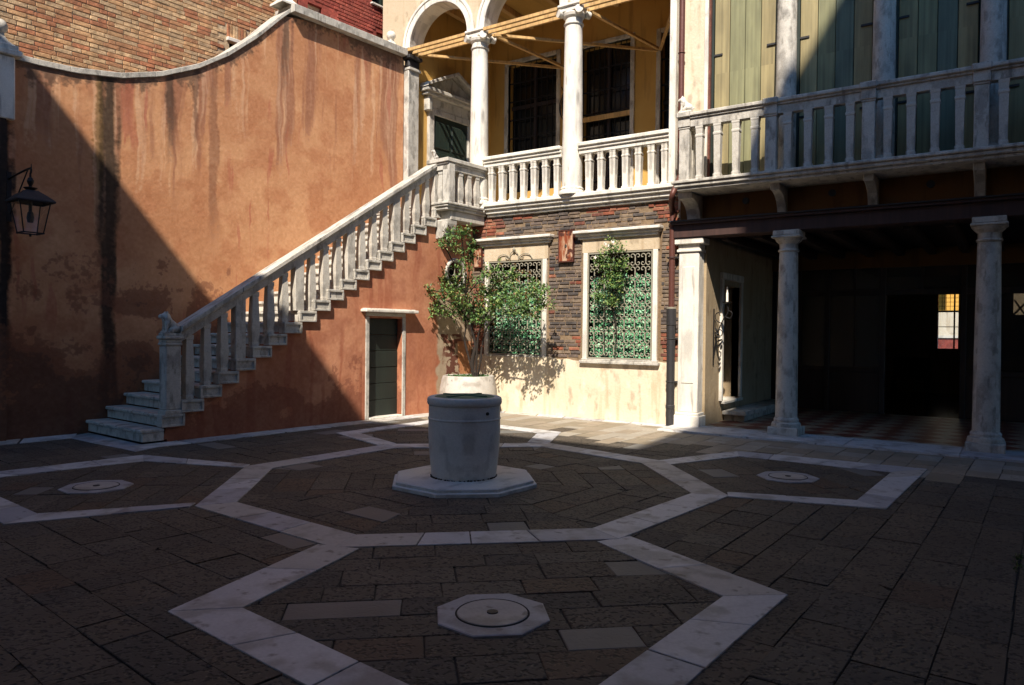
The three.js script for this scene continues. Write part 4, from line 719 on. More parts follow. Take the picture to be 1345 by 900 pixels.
// ------------------------------------------------------------------ right wing with balcony and arcade
const wing = thing('palace_wing', 'palace wing with shuttered windows and stone balcony above a dark column arcade', 'building');
{
  const t = wing, XR = 3.7, cols = [-3.10, -1.70, -0.34, 1.02, 2.36];
  part(t, 'corner_wall', box(-4.9, -4.40, 3.53, 11, ZF - 0.3, ZF - 0.005), M.cream);
  part(t, 'window_jamb', box(-4.46, -4.395, 4.11, 8.2, ZF - 0.01, ZF + 0.03, 0.006), M.stone);
  part(t, 'upper_wall', box(-4.4, XR, 8.2, 11, ZF - 0.3, ZF + 0.02), M.cream);
  part(t, 'wall_backing', box(-4.39, XR, 4.0, 8.2, ZF - 0.36, ZF - 0.13), M.gapGreen);
  const bays = [[-4.32, -3.29], [-2.93, -1.88], [-1.53, -0.52], [-0.17, 0.84], [1.2, 2.18], [2.54, 3.6]];
  bays.forEach(([a, b], bi) => {
    const s = sub(t, 'shutter'), w = (b - a) / 4;
    for (let k = 0; k < 4; k++) {
      const x = a + w * k, m = k === 0 || k === 3 ? M.shutYellow : bi === 0 ? M.shutGreen : [M.shutGreen, M.shutBlue][k - 1];
      part(s, 'board', box(x + 0.004, x + w - 0.004, 4.12, 8.19, ZF - 0.13, ZF - 0.085 - (k % 2) * 0.006, 0.006), m);
      if (k === 0 || k === 3) for (const y of [5.05, 6.3, 7.4]) part(s, 'latch', box(x + (k ? 0.10 : 0.0), x + (k ? w : 0.14), y, y + 0.03, ZF - 0.09, ZF - 0.066), M.castIron);
    }
    part(s, 'edge_strip', box(a - 0.04, a - 0.002, 4.12, 8.19, ZF - 0.13, ZF - 0.06), M.doorDark);
    if (bi === 0) part(t, 'brick_edge', box(-4.395, -4.365, 4.12, 8.19, ZF - 0.12, ZF - 0.01), M.redb[3]);
  });
  for (const x of cols) column(t, 'wall_column', x, ZF + 0.06, 4.1, 8.2, 0.16, 0.14, M.weathered, 0, 28);
  // balcony
  const B = sub(t, 'balcony'), zb = ZF + 0.62;
  part(B, 'slab', [box(-4.74, XR, 4.05, 4.10, ZF - 0.1, zb + 0.12, 0.01), box(-4.70, XR, 3.99, 4.05, ZF - 0.1, zb + 0.09, 0.012), box(-4.66, XR, 3.94, 3.99, ZF - 0.1, zb + 0.05, 0.01)], M.weathered);
  const piers = [-4.54, -3.16, -1.80, -0.44, 0.92, 2.28, 3.6];
  piers.forEach((x, i) => part(B, 'pier', [box(x - 0.085, x + 0.085, 4.099, 4.93, zb - 0.07, zb + 0.07, 0.008), box(x - 0.095, x + 0.095, 4.93, 4.96, zb - 0.08, zb + 0.08, 0.006), box(x - 0.10, x + 0.10, 4.96, 5.11, zb - 0.095, zb + 0.095, 0.008), box(x - 0.115, x + 0.115, 5.111, 5.20, zb - 0.135, zb + 0.135, 0.012)], M.weathered));
  for (let i = 0; i + 1 < piers.length; i++) {
    const a = piers[i] + 0.1, b = piers[i + 1] - 0.1;
    for (let k = 0; k < 4; k++) { const o = sharedPart(B, 'baluster', baluster5, M.weathered); o.position.set(a + (b - a) * (k + 0.5) / 4, 4.098, zb); o.scale.set(0.95, 0.86 / 0.74, 0.95); }
    part(B, 'rail', [box(a, b, 4.955, 5.085, zb - 0.065, zb + 0.065, 0.006), box(a, b, 5.085, 5.12, zb - 0.09, zb + 0.09, 0.006), box(a - 0.01, b + 0.01, 5.12, 5.18, zb - 0.12, zb + 0.12, 0.012)], M.weathered);
  }
  part(B, 'side_rail', [box(-4.63, -4.45, 4.955, 5.12, ZF, zb - 0.1, 0.006), box(-4.65, -4.43, 5.12, 5.18, ZF, zb - 0.136, 0.01)], M.weathered);
  for (const z of [ZF + 0.16, ZF + 0.36]) { const o = sharedPart(B, 'baluster', baluster5, M.weathered); o.position.set(-4.54, 4.098, z); o.scale.set(0.95, 0.86 / 0.74, 0.95); }
  for (const x of [-4.58, -3.13, -1.81, -0.46, 0.9, 2.25]) {
    const w = x < -4.5 ? 0.12 : 0.07, prof = [[0, 0], [0.05, -0.28], [0.10, -0.36], [0.06, -0.40], [0, -0.40]];
    const o = []; for (let q = 0; q <= 10; q++) { const a = q / 10 * Math.PI / 2; o.push([0.50 - 0.40 * Math.sin(a), -0.10 - 0.30 * (1 - Math.cos(a))]); }
    const g = extr([[0, 0], [0.52, 0], [0.52, -0.10], ...o, [0.06, -0.42], [0, -0.42]], w, 2 * w, [], 0.01); g.rotateY(-Math.PI / 2); g.translate(x, 3.938, ZF + 0.0); part(B, 'bracket', g, M.weathered);
  }
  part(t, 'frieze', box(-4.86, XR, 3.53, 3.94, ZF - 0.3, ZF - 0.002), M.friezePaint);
  for (const x of [-3.73, -2.40, -1.07, 0.26]) part(t, 'vent_hole', new THREE.CylinderGeometry(0.055, 0.055, 0.02, 16).rotateX(Math.PI / 2).translate(x, 3.80, ZF + 0.005), M.castIron);
  part(t, 'architrave', [box(-4.92, XR, 3.24, 3.46, ZF - 0.2, ZF + 0.16, 0.01), box(-4.95, XR, 3.46, 3.505, ZF - 0.2, ZF + 0.22, 0.006)], M.beamWood);
  part(t, 'drip_moulding', box(-4.97, XR, 3.505, 3.53, ZF - 0.2, ZF + 0.25, 0.004), M.castIron);
  // arcade columns
  for (const x of [-3.01, -0.34, 2.33]) { const o = column(t, 'arcade_column', x, ZF + 0.1, 0.15, 3.03, 0.165, 0.14, M.weathered, 0.13); part(o, 'capital', [lathe([[0.14, 0], [0.19, 0.05], [0.21, 0.09]], 24, x, 3.03, ZF + 0.1), box(x - 0.22, x + 0.22, 3.12, 3.155, ZF - 0.12, ZF + 0.32, 0.01), box(x - 0.2, x + 0.2, 3.156, 3.24, ZF - 0.1, ZF + 0.3, 0.01)], M.weathered); }
  part(t, 'corner_pilaster', [box(-4.85, -4.49, 0.25, 3.0, ZF - 0.2, ZF + 0.06, 0.012), box(-4.91, -4.43, 0.0, 0.2, ZF - 0.2, ZF + 0.12, 0.012), box(-4.88, -4.46, 0.2, 0.25, ZF - 0.2, ZF + 0.09, 0.01), box(-4.78, -4.56, 0.75, 2.75, ZF + 0.05, ZF + 0.072, 0.008), box(-4.88, -4.46, 3.0, 3.05, ZF - 0.2, ZF + 0.09, 0.01), box(-4.86, -4.48, 3.05, 3.13, ZF - 0.2, ZF + 0.07, 0.01), box(-4.93, -4.40, 3.13, 3.235, ZF - 0.2, ZF + 0.13, 0.012)], M.stone);
  // arcade walls and ceiling

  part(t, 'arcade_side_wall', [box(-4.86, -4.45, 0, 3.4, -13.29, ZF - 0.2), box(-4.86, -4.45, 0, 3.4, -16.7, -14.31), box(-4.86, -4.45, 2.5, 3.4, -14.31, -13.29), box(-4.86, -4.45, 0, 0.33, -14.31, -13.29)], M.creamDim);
  const D = sub(t, 'side_door'); part(D, 'leaf', box(-4.80, -4.76, 0.38, 2.5, -14.31, -13.29), M.woodDark); part(D, 'kick_board', box(-4.76, -4.74, 0.38, 0.85, -14.25, -13.33), M.redb[1]);
  part(D, 'threshold', box(-4.75, -4.36, 0.33, 0.385, -14.36, -13.24, 0.01), M.stone);
  part(D, 'jamb', box(-4.6, -4.40, 0.385, 2.6, -13.29, -13.19, 0.01), M.stone); part(D, 'jamb', box(-4.6, -4.40, 0.385, 2.6, -14.41, -14.31, 0.01), M.stone); part(D, 'lintel', box(-4.6, -4.39, 2.6, 2.72, -14.41, -13.19, 0.01), M.stone);
  part(t, 'arcade_ceiling', box(-4.86, XR, 3.35, 3.45, -16.9, ZF - 0.201), M.woodDark);
  for (let x = -4.2; x < XR; x += 0.55) part(t, 'ceiling_joist', box(x, x + 0.12, 3.2, 3.35, -16.6, ZF - 0.21), M.woodDark);
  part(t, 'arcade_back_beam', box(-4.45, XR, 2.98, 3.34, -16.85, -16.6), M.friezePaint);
  // timber and glass screen with open doorway
  const S = sub(t, 'glazed_screen'), px = [-4.40, -3.32, -2.26, -0.86, 0.28, 1.4, 2.5, 3.62], zs = -16.7;
  for (const x of px) part(S, 'post', box(x - 0.05, x + 0.05, 0, 2.98, zs - 0.06, zs + 0.06, 0.008), M.woodDark);
  for (let k = 0; k + 1 < px.length; k++) {
    const a = px[k] + 0.05, b = px[k + 1] - 0.05, open = k === 2;
    part(S, 'transom', box(a, b, 2.42, 2.54, zs - 0.05, zs + 0.05, 0.008), M.woodDark); part(S, 'transom_light', box(a, b, 2.54, 2.98, zs - 0.006, zs + 0.006), M.smokeGlass);
    part(S, 'glazing_bar', [box((a + b) / 2 - 0.02, (a + b) / 2 + 0.02, 2.54, 2.98, zs - 0.025, zs + 0.025)], M.woodDark);
    if (open) continue;
    part(S, 'panel', box(a, b, 0.02, 0.85, zs - 0.03, zs + 0.03, 0.01), M.woodDark); part(S, 'rail', box(a, b, 0.85, 0.95, zs - 0.05, zs + 0.05, 0.008), M.woodDark);
    part(S, 'pane', box(a, b, 0.95, 2.42, zs - 0.006, zs + 0.006), M.smokeGlass); part(S, 'glazing_bar', box((a + b) / 2 - 0.02, (a + b) / 2 + 0.02, 0.95, 2.42, zs - 0.025, zs + 0.025), M.woodDark);
  }
  // hall behind, with a window at its far end
  const H = sub(t, 'entrance_hall'), zf = -24, wx = [-1.86, -1.36], wy = [1.26, 2.80];
  part(H, 'floor', box(-3.4, 3.7, -0.06, 0.004, zf, zs - 0.06), M.terrazzo);
  part(H, 'wall', [box(-3.5, -3.4, 0, 3.3, zf, zs - 0.06), box(3.7, 3.8, 0, 3.3, zf, zs - 0.06), box(-4.86, -3.4, 0, 3.4, zs - 0.3, zs - 0.07), extr(rect(-3.5, 3.8, -0.05, 3.4), zf, 0.3, [rect(...wx, ...wy), rect(-0.10, 0.5, 2.2, 2.78)])], M.creamDull);
  part(H, 'ceiling', box(-3.5, 3.8, 3.3, 3.45, zf - 0.3, zs), M.woodDark);
  part(H, 'window_bar', [box(-1.48, -1.44, wy[0], wy[1], zf - 0.12, zf - 0.06), box(wx[0], wx[1], 2.28, 2.33, zf - 0.12, zf - 0.065), box(wx[0], wx[1], 1.86, 1.88, zf - 0.11, zf - 0.07)], M.woodDark);
  part(H, 'upper_pane', box(wx[0], wx[1], 2.33, wy[1], zf - 0.1, zf - 0.095), M.amberGlass); part(H, 'lower_pane', box(wx[0], wx[1], wy[0], 2.28, zf - 0.1, zf - 0.095), M.blueGlass);
  for (let k = 1; k < 5; k++) part(H, 'lead_line', [box(wx[0] + k * 0.095, wx[0] + k * 0.095 + 0.012, 2.33, wy[1], zf - 0.115, zf - 0.102)], M.iron);
  for (let k = 1; k < 4; k++) part(H, 'lead_line', box(wx[0], wx[1], 2.33 + k * 0.115, 2.342 + k * 0.115, zf - 0.117, zf - 0.101), M.iron);
  part(H, 'lattice', [bar([-0.10, 2.2, zf - 0.1], [0.4, 2.78, zf - 0.1], 0.05, 0.05), bar([0.16, 2.2, zf - 0.1], [-0.08, 2.6, zf - 0.1], 0.04, 0.04)], M.iron);
  part(H, 'bench', [box(-2.9, -2.0, 0.42, 0.48, -23.6, -23.1), box(-2.9, -2.82, 0, 0.42, -23.6, -23.1), box(-2.08, -2.0, 0, 0.42, -23.6, -23.1), box(-2.9, -2.0, 0.48, 1.0, -23.62, -23.56)], M.woodDark);
}
{ const t = thing('garden_wall', 'low red brick wall seen through the far hall window', 'wall'); part(t, 'wall', box(-8, 6, 0, 1.55, -29.3, -29), M.crimsonPlaster); part(t, 'coping', box(-8, 6, 1.55, 1.63, -29.4, -28.95), M.stone); }
{ const t = thing('added_far_house', 'pale house added outdoors to brighten the view through the hall window', 'building'); part(t, 'wall', extr(rect(-14, 10, 0, 9), -46, 4, [rect(-4.2, -3.2, 3, 5), rect(-2.4, -1.6, 3, 5)]), M.cream); part(t, 'window', box(-4.2, -3.2, 3, 5, -46.3, -46.2), M.doorDark); part(t, 'window', box(-2.4, -1.6, 3, 5, -46.3, -46.2), M.doorDark); part(t, 'roof', box(-14.4, 10.4, 9, 9.3, -50.2, -45.5), M.roofTile); }  // added backdrop that catches the sun so the hall window looks bright
{ // chequered floor of the arcade and its marble edge
  const f = structure('arcade_floor', 'red and white chequered tile floor with marble edge under the arcade');
  part(f, 'bed', prism([[-4.5, -16.7], [3.7, -16.7], [3.7, -12.2], [-4.5, -12.2]], -0.07, 0.008), M.mortarDark);
  const tl = [], a = 0.36, clip = [[-4.44, -16.68], [3.68, -16.68], [3.68, -12.36], [-4.44, -12.36]], c = Math.SQRT1_2 * a, j = 0.003;
  for (let i = -30; i < 30; i++) for (let k = -30; k < 30; k++) {
    const cx = -0.4 + (i - k) * c, cz = -14.5 + (i + k) * c, d = c - j, poly = interClip([[cx - d, cz], [cx, cz - d], [cx + d, cz], [cx, cz + d]], clip); if (poly.length < 3 || Math.abs(area2(poly)) < 0.004) continue;
    tl.push({ g: prism(poly, -0.03, 0.018 + rr(-0.001, 0.001)), m: ((i + k) & 1) ? M.tileRed : M.tileWhite, c: V3(cx, 0, cz), a: Math.abs(area2(poly)) });
  }
  pieces(f, 'tile', tl, 300);
  for (let x = -4.9; x < 3.6; x += 1.43) part(f, 'edge_stone', prism([[x + 0.003, -12.35], [x + 1.427, -12.35], [x + 1.427, -11.48], [x + 0.003, -11.48]], -0.05, 0.028 + rr(-0.001, 0.001), 0.008), [M.marble, M.marbleGrey, M.marbleWarm][Math.floor(R() * 3)]);
}
{ const t = thing('stone_bench', 'long low stone bench along the arcade side wall', 'bench', null, [-4.2, 0.018, -14.9]); part(t, 'seat', box(-0.24, 0.2, 0.11, 0.19, -1.55, 1.55, 0.012), M.weathered); part(t, 'support', box(-0.24, 0.14, 0, 0.11, -1.5, 1.45, 0.01), M.weathered); }
{ // candle bracket on the arcade side wall
  const t = thing('candle_sconce', 'wrought iron candle bracket with white candle on the arcade side wall', 'sconce', null, [-4.45, 1.05, -12.86]);
  part(t, 'wall_plate', box(0, 0.012, 0.0, 1.0, -0.02, 0.02), M.iron);
  part(t, 'arm', [tube([[0.01, 0.15, 0], [0.06, 0.5, 0], [0.16, 0.78, 0], [0.26, 0.95, 0], [0.24, 1.08, 0]], 0.011, 30, 6), tube([[0.06, 0.55, 0], [0.14, 0.52, 0.0], [0.16, 0.6, 0], [0.11, 0.63, 0], [0.09, 0.59, 0]], 0.009, 24, 5), tube([[0.2, 0.86, 0], [0.3, 0.83, 0], [0.33, 0.92, 0], [0.27, 0.96, 0], [0.25, 0.91, 0]], 0.009, 24, 5), tube([[0.14, 0.74, 0], [0.05, 0.8, 0], [0.04, 0.9, 0], [0.1, 0.93, 0], [0.12, 0.87, 0]], 0.009, 24, 5)], M.iron);
  for (let k = 0; k < 6; k++) { const g = new THREE.SphereGeometry(0.05, 8, 6); g.scale(0.35, 1, 0.7); g.rotateZ(0.5 + k * 0.5); g.translate(0.05 + 0.02 * k, 0.5 - 0.06 * k + 0.12, 0.02 * ((k % 3) - 1)); part(t, 'leaf', g, M.iron); }
  part(t, 'drip_tray', lathe([[0, 1.08], [0.03, 1.08], [0.075, 1.10], [0.08, 1.115], [0.03, 1.10], [0, 1.10]], 18, 0.24, 0, 0), M.iron);
  part(t, 'candle', lathe([[0, 1.1], [0.02, 1.1], [0.02, 1.27], [0.012, 1.28], [0.012, 1.38], [0, 1.39]], 12, 0.24, 0, 0), M.wax);
}
lion([-4.54, 5.20, ZF + 0.62], Math.PI, 0.26, 'white stone lion seated on the corner of the balcony rail', M.stone);
{ // rainwater pipe
  const t = thing('drainpipe', 'rainwater pipe, reddish brown above and black cast iron below', 'drainpipe');
  part(t, 'upper_pipe', rod([-4.82, 4.25, ZF + 0.13], [-4.82, 11, ZF + 0.13], 0.05, 16), M.copperPipe);
  part(t, 'elbow', tube([[-4.82, 4.3, ZF + 0.13], [-4.83, 4.1, ZF + 0.28], [-4.86, 3.95, ZF + 0.36], [-4.92, 3.82, ZF + 0.25], [-4.95, 3.70, ZF + 0.13], [-4.95, 3.5, ZF + 0.12]], 0.05, 28, 12), M.copperPipe);
  part(t, 'middle_pipe', rod([-4.95, 2.05, ZF + 0.12], [-4.95, 3.55, ZF + 0.12], 0.052, 16), M.copperPipe);
  part(t, 'collar', lathe([[0.05, 0], [0.085, 0.0], [0.085, 0.03], [0.05, 0.03]], 18, -4.95, 2.03, ZF + 0.12), M.ironPaint);
  part(t, 'lower_pipe', lathe([[0, 0.012], [0.072, 0.012], [0.072, 0.30], [0.08, 0.31], [0.08, 0.36], [0.072, 0.37], [0.072, 1.74], [0.082, 1.75], [0.085, 2.03], [0, 2.03]], 18, -4.95, 0, ZF + 0.12), M.castIron);
  for (const y of [0.75, 1.5, 2.9]) part(t, 'clamp', [box(-5.05, -4.85, y, y + 0.03, ZF + 0.0, ZF + 0.09), new THREE.TorusGeometry(0.076, 0.008, 6, 20).rotateX(Math.PI / 2).translate(-4.95, y + 0.015, ZF + 0.12)], M.castIron);
  for (const y of [5.6, 6.4, 8]) part(t, 'clamp', new THREE.TorusGeometry(0.054, 0.009, 6, 18).rotateX(Math.PI / 2).translate(-4.82, y, ZF + 0.13), M.copperPipe);
}
for (const [x0, x1, y0, y1, label] of [[-7.265, -6.962, 2.955, 3.53, 'rusty metal box on the brick wall between the two grilled windows'], [-9.30, -9.12, 2.93, 3.30, 'small rusty metal box on the brick wall beside the stair corner']]) {
  const t = thing('rusty_box', label, 'metal box', null, [(x0 + x1) / 2, y0, ZF]); const w = (x1 - x0) / 2, h = y1 - y0;
  part(t, 'face', box(-w, w, 0, h, -0.02, 0.05, 0.008), M.rust); part(t, 'rim', [box(-w - 0.012, w + 0.012, h, h + 0.015, -0.02, 0.06), box(-w - 0.01, w + 0.01, -0.015, 0, -0.02, 0.058), box(-w - 0.012, -w, 0, h, -0.02, 0.056), box(w, w + 0.012, 0, h, -0.02, 0.056)], M.copperPipe);
  part(t, 'keyhole', new THREE.CylinderGeometry(0.024, 0.024, 0.02, 10).rotateX(Math.PI / 2).scale(1, 1.4, 1).translate(0, h * 0.5, 0.046), M.mortarDark);
}

// ------------------------------------------------------------------ planter, rose tree, climbing plant
function leafGeo(list) {                                                 // list of [pos, dir, up, length]
  const pos = [];
  for (const [p, d, u, l] of list) {
    const w = l * 0.30, side = d.clone().cross(u).normalize(), a = p, b = p.clone().addScaledVector(d, l * 0.5), e = p.clone().addScaledVector(d, l).addScaledVector(u, -l * 0.12), s1 = b.clone().addScaledVector(side, w).addScaledVector(u, l * 0.10), s2 = b.clone().addScaledVector(side, -w).addScaledVector(u, l * 0.10);
    for (const q of [a, s1, b, s1, e, b, a, b, s2, b, e, s2]) pos.push(q.x, q.y, q.z);
  }
  const g = new THREE.BufferGeometry(); g.setAttribute('position', new THREE.Float32BufferAttribute(pos, 3)); g.computeVertexNormals(); return g;
}
const rdir = () => { const v = V3(rr(-1, 1), rr(-1, 1), rr(-1, 1)); return v.lengthSq() < 0.01 ? V3(0, 1, 0) : v.normalize(); };
const gauss = () => (R() + R() + R() - 1.5) * 0.9;
{
  const t = thing('planter', 'round white plastered tub holding the rose tree', 'planter', null, [-8.86, 0, -11.5]);
  part(t, 'tub', lathe([[0, 0], [0.50, 0], [0.55, 0.06], [0.575, 0.25], [0.56, 0.48], [0.52, 0.68], [0.50, 0.735], [0.485, 0.745], [0.45, 0.735], [0.44, 0.66], [0, 0.66]], 48), M.marbleWarm);
  part(t, 'soil', lathe([[0, 0.70], [0.2, 0.71], [0.445, 0.69]], 24), M.soil);
  const gs = []; for (let i = 0; i < 260; i++) { const a = R() * 6.283, r = 0.43 * Math.sqrt(R()); gs.push([V3(r * Math.cos(a), 0.70, r * Math.sin(a)), V3(rr(-0.6, 0.6), 1, rr(-0.6, 0.6)).normalize(), rdir(), rr(0.03, 0.08)]); } part(t, 'weeds', leafGeo(gs), M.leafB);
}
const CROWN = [[-9.75, 2.05, -10.95, 0.12], [-9.9, 2.22, -11.0, 0.11], [-9.5, 2.4, -11.05, 0.13], [-7.1, 2.3, -11.25, 0.13], [-9.3, 2.0, -11.1, 0.15], [-9.71, 2.16, -11.17, 0.13], [-9.64, 2.26, -11.41, 0.15], [-9.08, 2.30, -11.15, 0.20], [-9.14, 2.53, -11.65, 0.20], [-8.77, 2.15, -11.36, 0.22], [-8.41, 2.36, -11.49, 0.22], [-8.06, 2.08, -11.25, 0.22], [-8.07, 2.44, -11.60, 0.20], [-7.52, 2.13, -11.21, 0.20], [-7.35, 2.30, -11.39, 0.18], [-6.99, 2.07, -11.19, 0.14], [-8.51, 1.86, -11.43, 0.20], [-9.01, 1.95, -11.46, 0.18], [-7.34, 1.94, -11.15, 0.18], [-9.43, 2.62, -11.49, 0.14], [-8.17, 2.68, -11.15, 0.16], [-7.67, 2.63, -11.18, 0.15],
  [-8.89, 3.38, -10.9, 0.13], [-8.5, 3.40, -10.78, 0.14], [-8.37, 3.20, -10.92, 0.11], [-8.98, 3.18, -11.2, 0.11], [-8.54, 2.99, -11.02, 0.10], [-9.11, 3.25, -11.02, 0.09], [-8.41, 2.8, -10.77, 0.10]];
{
  const o = V3(-8.72, 0.68, -11.5), t = thing('rose_tree', 'bushy rose tree with bare twisting stems in the white tub', 'tree', null, [o.x, o.y, o.z]);
  const A = [[0, 0, 0], [-0.06, 0.35, 0.02], [-0.16, 0.8, 0.03], [-0.22, 1.2, 0.05]], st = [
    [[0, 0, 0], [-0.03, 0.3, 0.02], [0.02, 0.62, 0.0], [-0.04, 1.0, 0.03], [0.05, 1.5, 0.1]], [[0.02, 0, 0.02], [-0.10, 0.35, 0.02], [-0.2, 0.75, 0.06], [-0.14, 1.1, 0.1], [-0.35, 1.5, 0.1]],
    [[0.04, 0, 0], [0.07, 0.4, 0.02], [0.11, 0.8, 0.04], [0.26, 1.15, 0.06], [0.55, 1.5, 0.1]], [[0.05, 0, -0.02], [0.14, 0.3, 0.0], [0.18, 0.62, 0.0], [0.42, 1.05, 0.12], [1.0, 1.35, 0.2]]];
  st.forEach((p, i) => part(t, i ? 'stem' : 'trunk', [tube(p, i ? 0.016 : 0.026, 26, 7), tube(p.slice(0, 3), i ? 0.02 : 0.036, 18, 7)], M.bark));
  const twigs = []; for (const c of CROWN.filter((_, i) => i % 3 !== 1)) { const e = V3(c[0], c[1], c[2]).sub(o), b = e.y > 1.95 ? V3(-0.1, 1.6, 0.15) : V3(e.x * 0.35, clamp(e.y - 0.2, 1.1, 1.6), e.z * 0.3 + 0.05), m = b.clone().lerp(e, 0.5).add(V3(rr(-0.06, 0.06), 0.06, rr(-0.06, 0.06))); twigs.push(tube([b, m, e], 0.011, 10, 5)); }
  part(t, 'twigs', twigs, M.bark);
  const L4 = [[], [], [], []];
  for (const c of CROWN) {
    const n = Math.round(10000 * c[3] * c[3]) , sprays = Math.max(5, Math.round(n / 9));
    for (let k = 0; k < sprays; k++) {                                  // short shoots, each with several leaflets
      const b = V3(c[0] + gauss() * c[3] * 1.5, c[1] + gauss() * c[3] * 0.8, c[2] + gauss() * c[3] * 1.2).sub(o); if (b.z + o.z < ZF + 0.12) continue;
      const d = V3(b.x * 0.25 + rr(-0.8, 0.8), rr(-0.5, 0.9), rr(-0.6, 0.8)).normalize(), young = R() < 0.2;
      for (let j = 0; j < 9; j++) { const p = b.clone().addScaledVector(d, 0.022 * j), dd = d.clone().multiplyScalar(0.5).add(rdir().multiplyScalar(0.9)).normalize(), u = V3(rr(-0.5, 0.5), 1, rr(-0.2, 0.7)).normalize(); const q = R(), li = young && j > 4 ? 3 : q < 0.5 ? 0 : q < 0.8 ? 1 : 2; L4[li].push([p, dd, u, rr(0.045, 0.08)]); }
    }
  }
  ['leafA', 'leafB', 'leafC', 'leafD'].forEach((m, i) => part(t, i === 3 ? 'young_foliage' : 'foliage', leafGeo(L4[i]), M[m]));
}
{
  const o = V3(-6.05, 2.0, ZF + 0.1), t = thing('climbing_plant', 'leafy climbing rose with white blossom on the window grille', 'plant', null, [o.x, o.y, o.z]);
  const cl = [[-6.16, 3.09, 0.12], [-5.98, 3.17, 0.12], [-6.31, 2.89, 0.1], [-6.08, 2.78, 0.14], [-5.86, 2.87, 0.12], [-6.18, 2.47, 0.11], [-5.93, 2.5, 0.11], [-6.06, 2.19, 0.08], [-6.34, 2.29, 0.07], [-6.05, 2.65, 0.12]];
  part(t, 'stem', [tube([[0, -0.85, -0.04], [0.03, -0.3, -0.02], [-0.05, 0.2, 0], [0.02, 0.7, 0.02], [-0.06, 1.1, 0.03]], 0.012, 24, 5), tube([[-0.2, -0.8, -0.05], [-0.22, -0.2, -0.02], [-0.1, 0.4, 0.0], [0.08, 0.9, 0.02]], 0.009, 24, 5)], M.bark);
  const L3 = [[], [], []];
  for (const c of cl) for (let k = 0; k < 34; k++) { const b = V3(c[0] + gauss() * c[2] * 1.3 - o.x, c[1] + gauss() * c[2] * 1.3 - o.y, 0.02 + rr(-0.03, 0.13)); const d = V3(rr(-0.8, 0.8), rr(-0.7, 0.6), rr(0, 0.8)).normalize(); for (let j = 0; j < 5; j++) L3[R() < 0.5 ? 0 : R() < 0.5 ? 1 : 2].push([b.clone().addScaledVector(d, 0.02 * j), d.clone().multiplyScalar(0.5).add(rdir().multiplyScalar(0.9)).normalize(), V3(rr(-0.5, 0.5), 1, rr(0, 0.8)).normalize(), rr(0.035, 0.065)]); }
  ['leafA', 'leafC', 'leafB'].forEach((m, i) => part(t, 'foliage', leafGeo(L3[i]), M[m]));
  const bl = []; for (const [x, y] of [[-0.13, 1.22], [0.02, 1.25], [-0.05, 1.18], [-0.32, 0.98]]) for (let k = 0; k < 7; k++) bl.push([V3(x, y, 0.12), V3(Math.cos(k * 0.9), Math.sin(k * 0.9), 0.5).normalize(), V3(0, 0.2, 1), 0.045]); part(t, 'blossom', leafGeo(bl), M.petal);
}

// ------------------------------------------------------------------ houses behind the wall
{
  const t = leftThing('brick_house', 'buff brick house wall rising behind the curved coping', 'building'), n = -W - 1.0;
  part(t, 'wall', extrL(rect(2.36, 15.3, 0, 11), n - 0.012, 3, [rect(3.56, 3.86, 6.75, 7.12)]), M.mortar);
  const bl = []; let row = 0;
  for (let y = 5.25; y < 8.75; y += 0.0745, row++) for (let s = 2.37 - (row % 2) * 0.13; s < 8.6;) {
    const l = (row % 2 && R() < 0.35 ? 0.13 : 0.265) + rr(-0.01, 0.01), a = Math.max(s + 0.006, 2.37), b = s + l - 0.006, yc = y + 0.03; s += l;
    if (b - a < 0.04 || (b > 3.5 && a < 3.92 && yc > 6.72 && yc < 7.42)) continue;
    const jy = 0.012 * Math.sin(a * 1.3 + row * 0.2), w = LW(n, y, (a + b) / 2);
    bl.push({ g: box(n - 0.05, n + rr(-0.003, 0.006), y + jy, y + 0.062 + jy, a, b, 0.005), m: M.buff[Math.floor(Math.pow(R(), 1.1) * 5)], c: w, a: l * 0.06 });
  }
  pieces(t, 'brick', bl, 300);
  const wd = sub(t, 'small_window');
  for (let k = 0; k < 7; k++) part(wd, 'arch_brick', box(n - 0.05, n + 0.008, 7.14, 7.38, 3.51 + k * 0.058, 3.51 + k * 0.058 + 0.05, 0.005), M.buff[(k * 3) % 5]);
  part(wd, 'sill', box(n - 0.1, n + 0.05, 7.06, 7.13, 3.62, 3.92, 0.008), M.stone); part(wd, 'pane', box(n - 0.2, n - 0.18, 6.75, 7.12, 3.56, 3.86), M.glassDark);
  part(t, 'roof', box(n - 3.4, n + 0.4, 11, 11.2, 2.2, 15.4), M.roofTile);
}
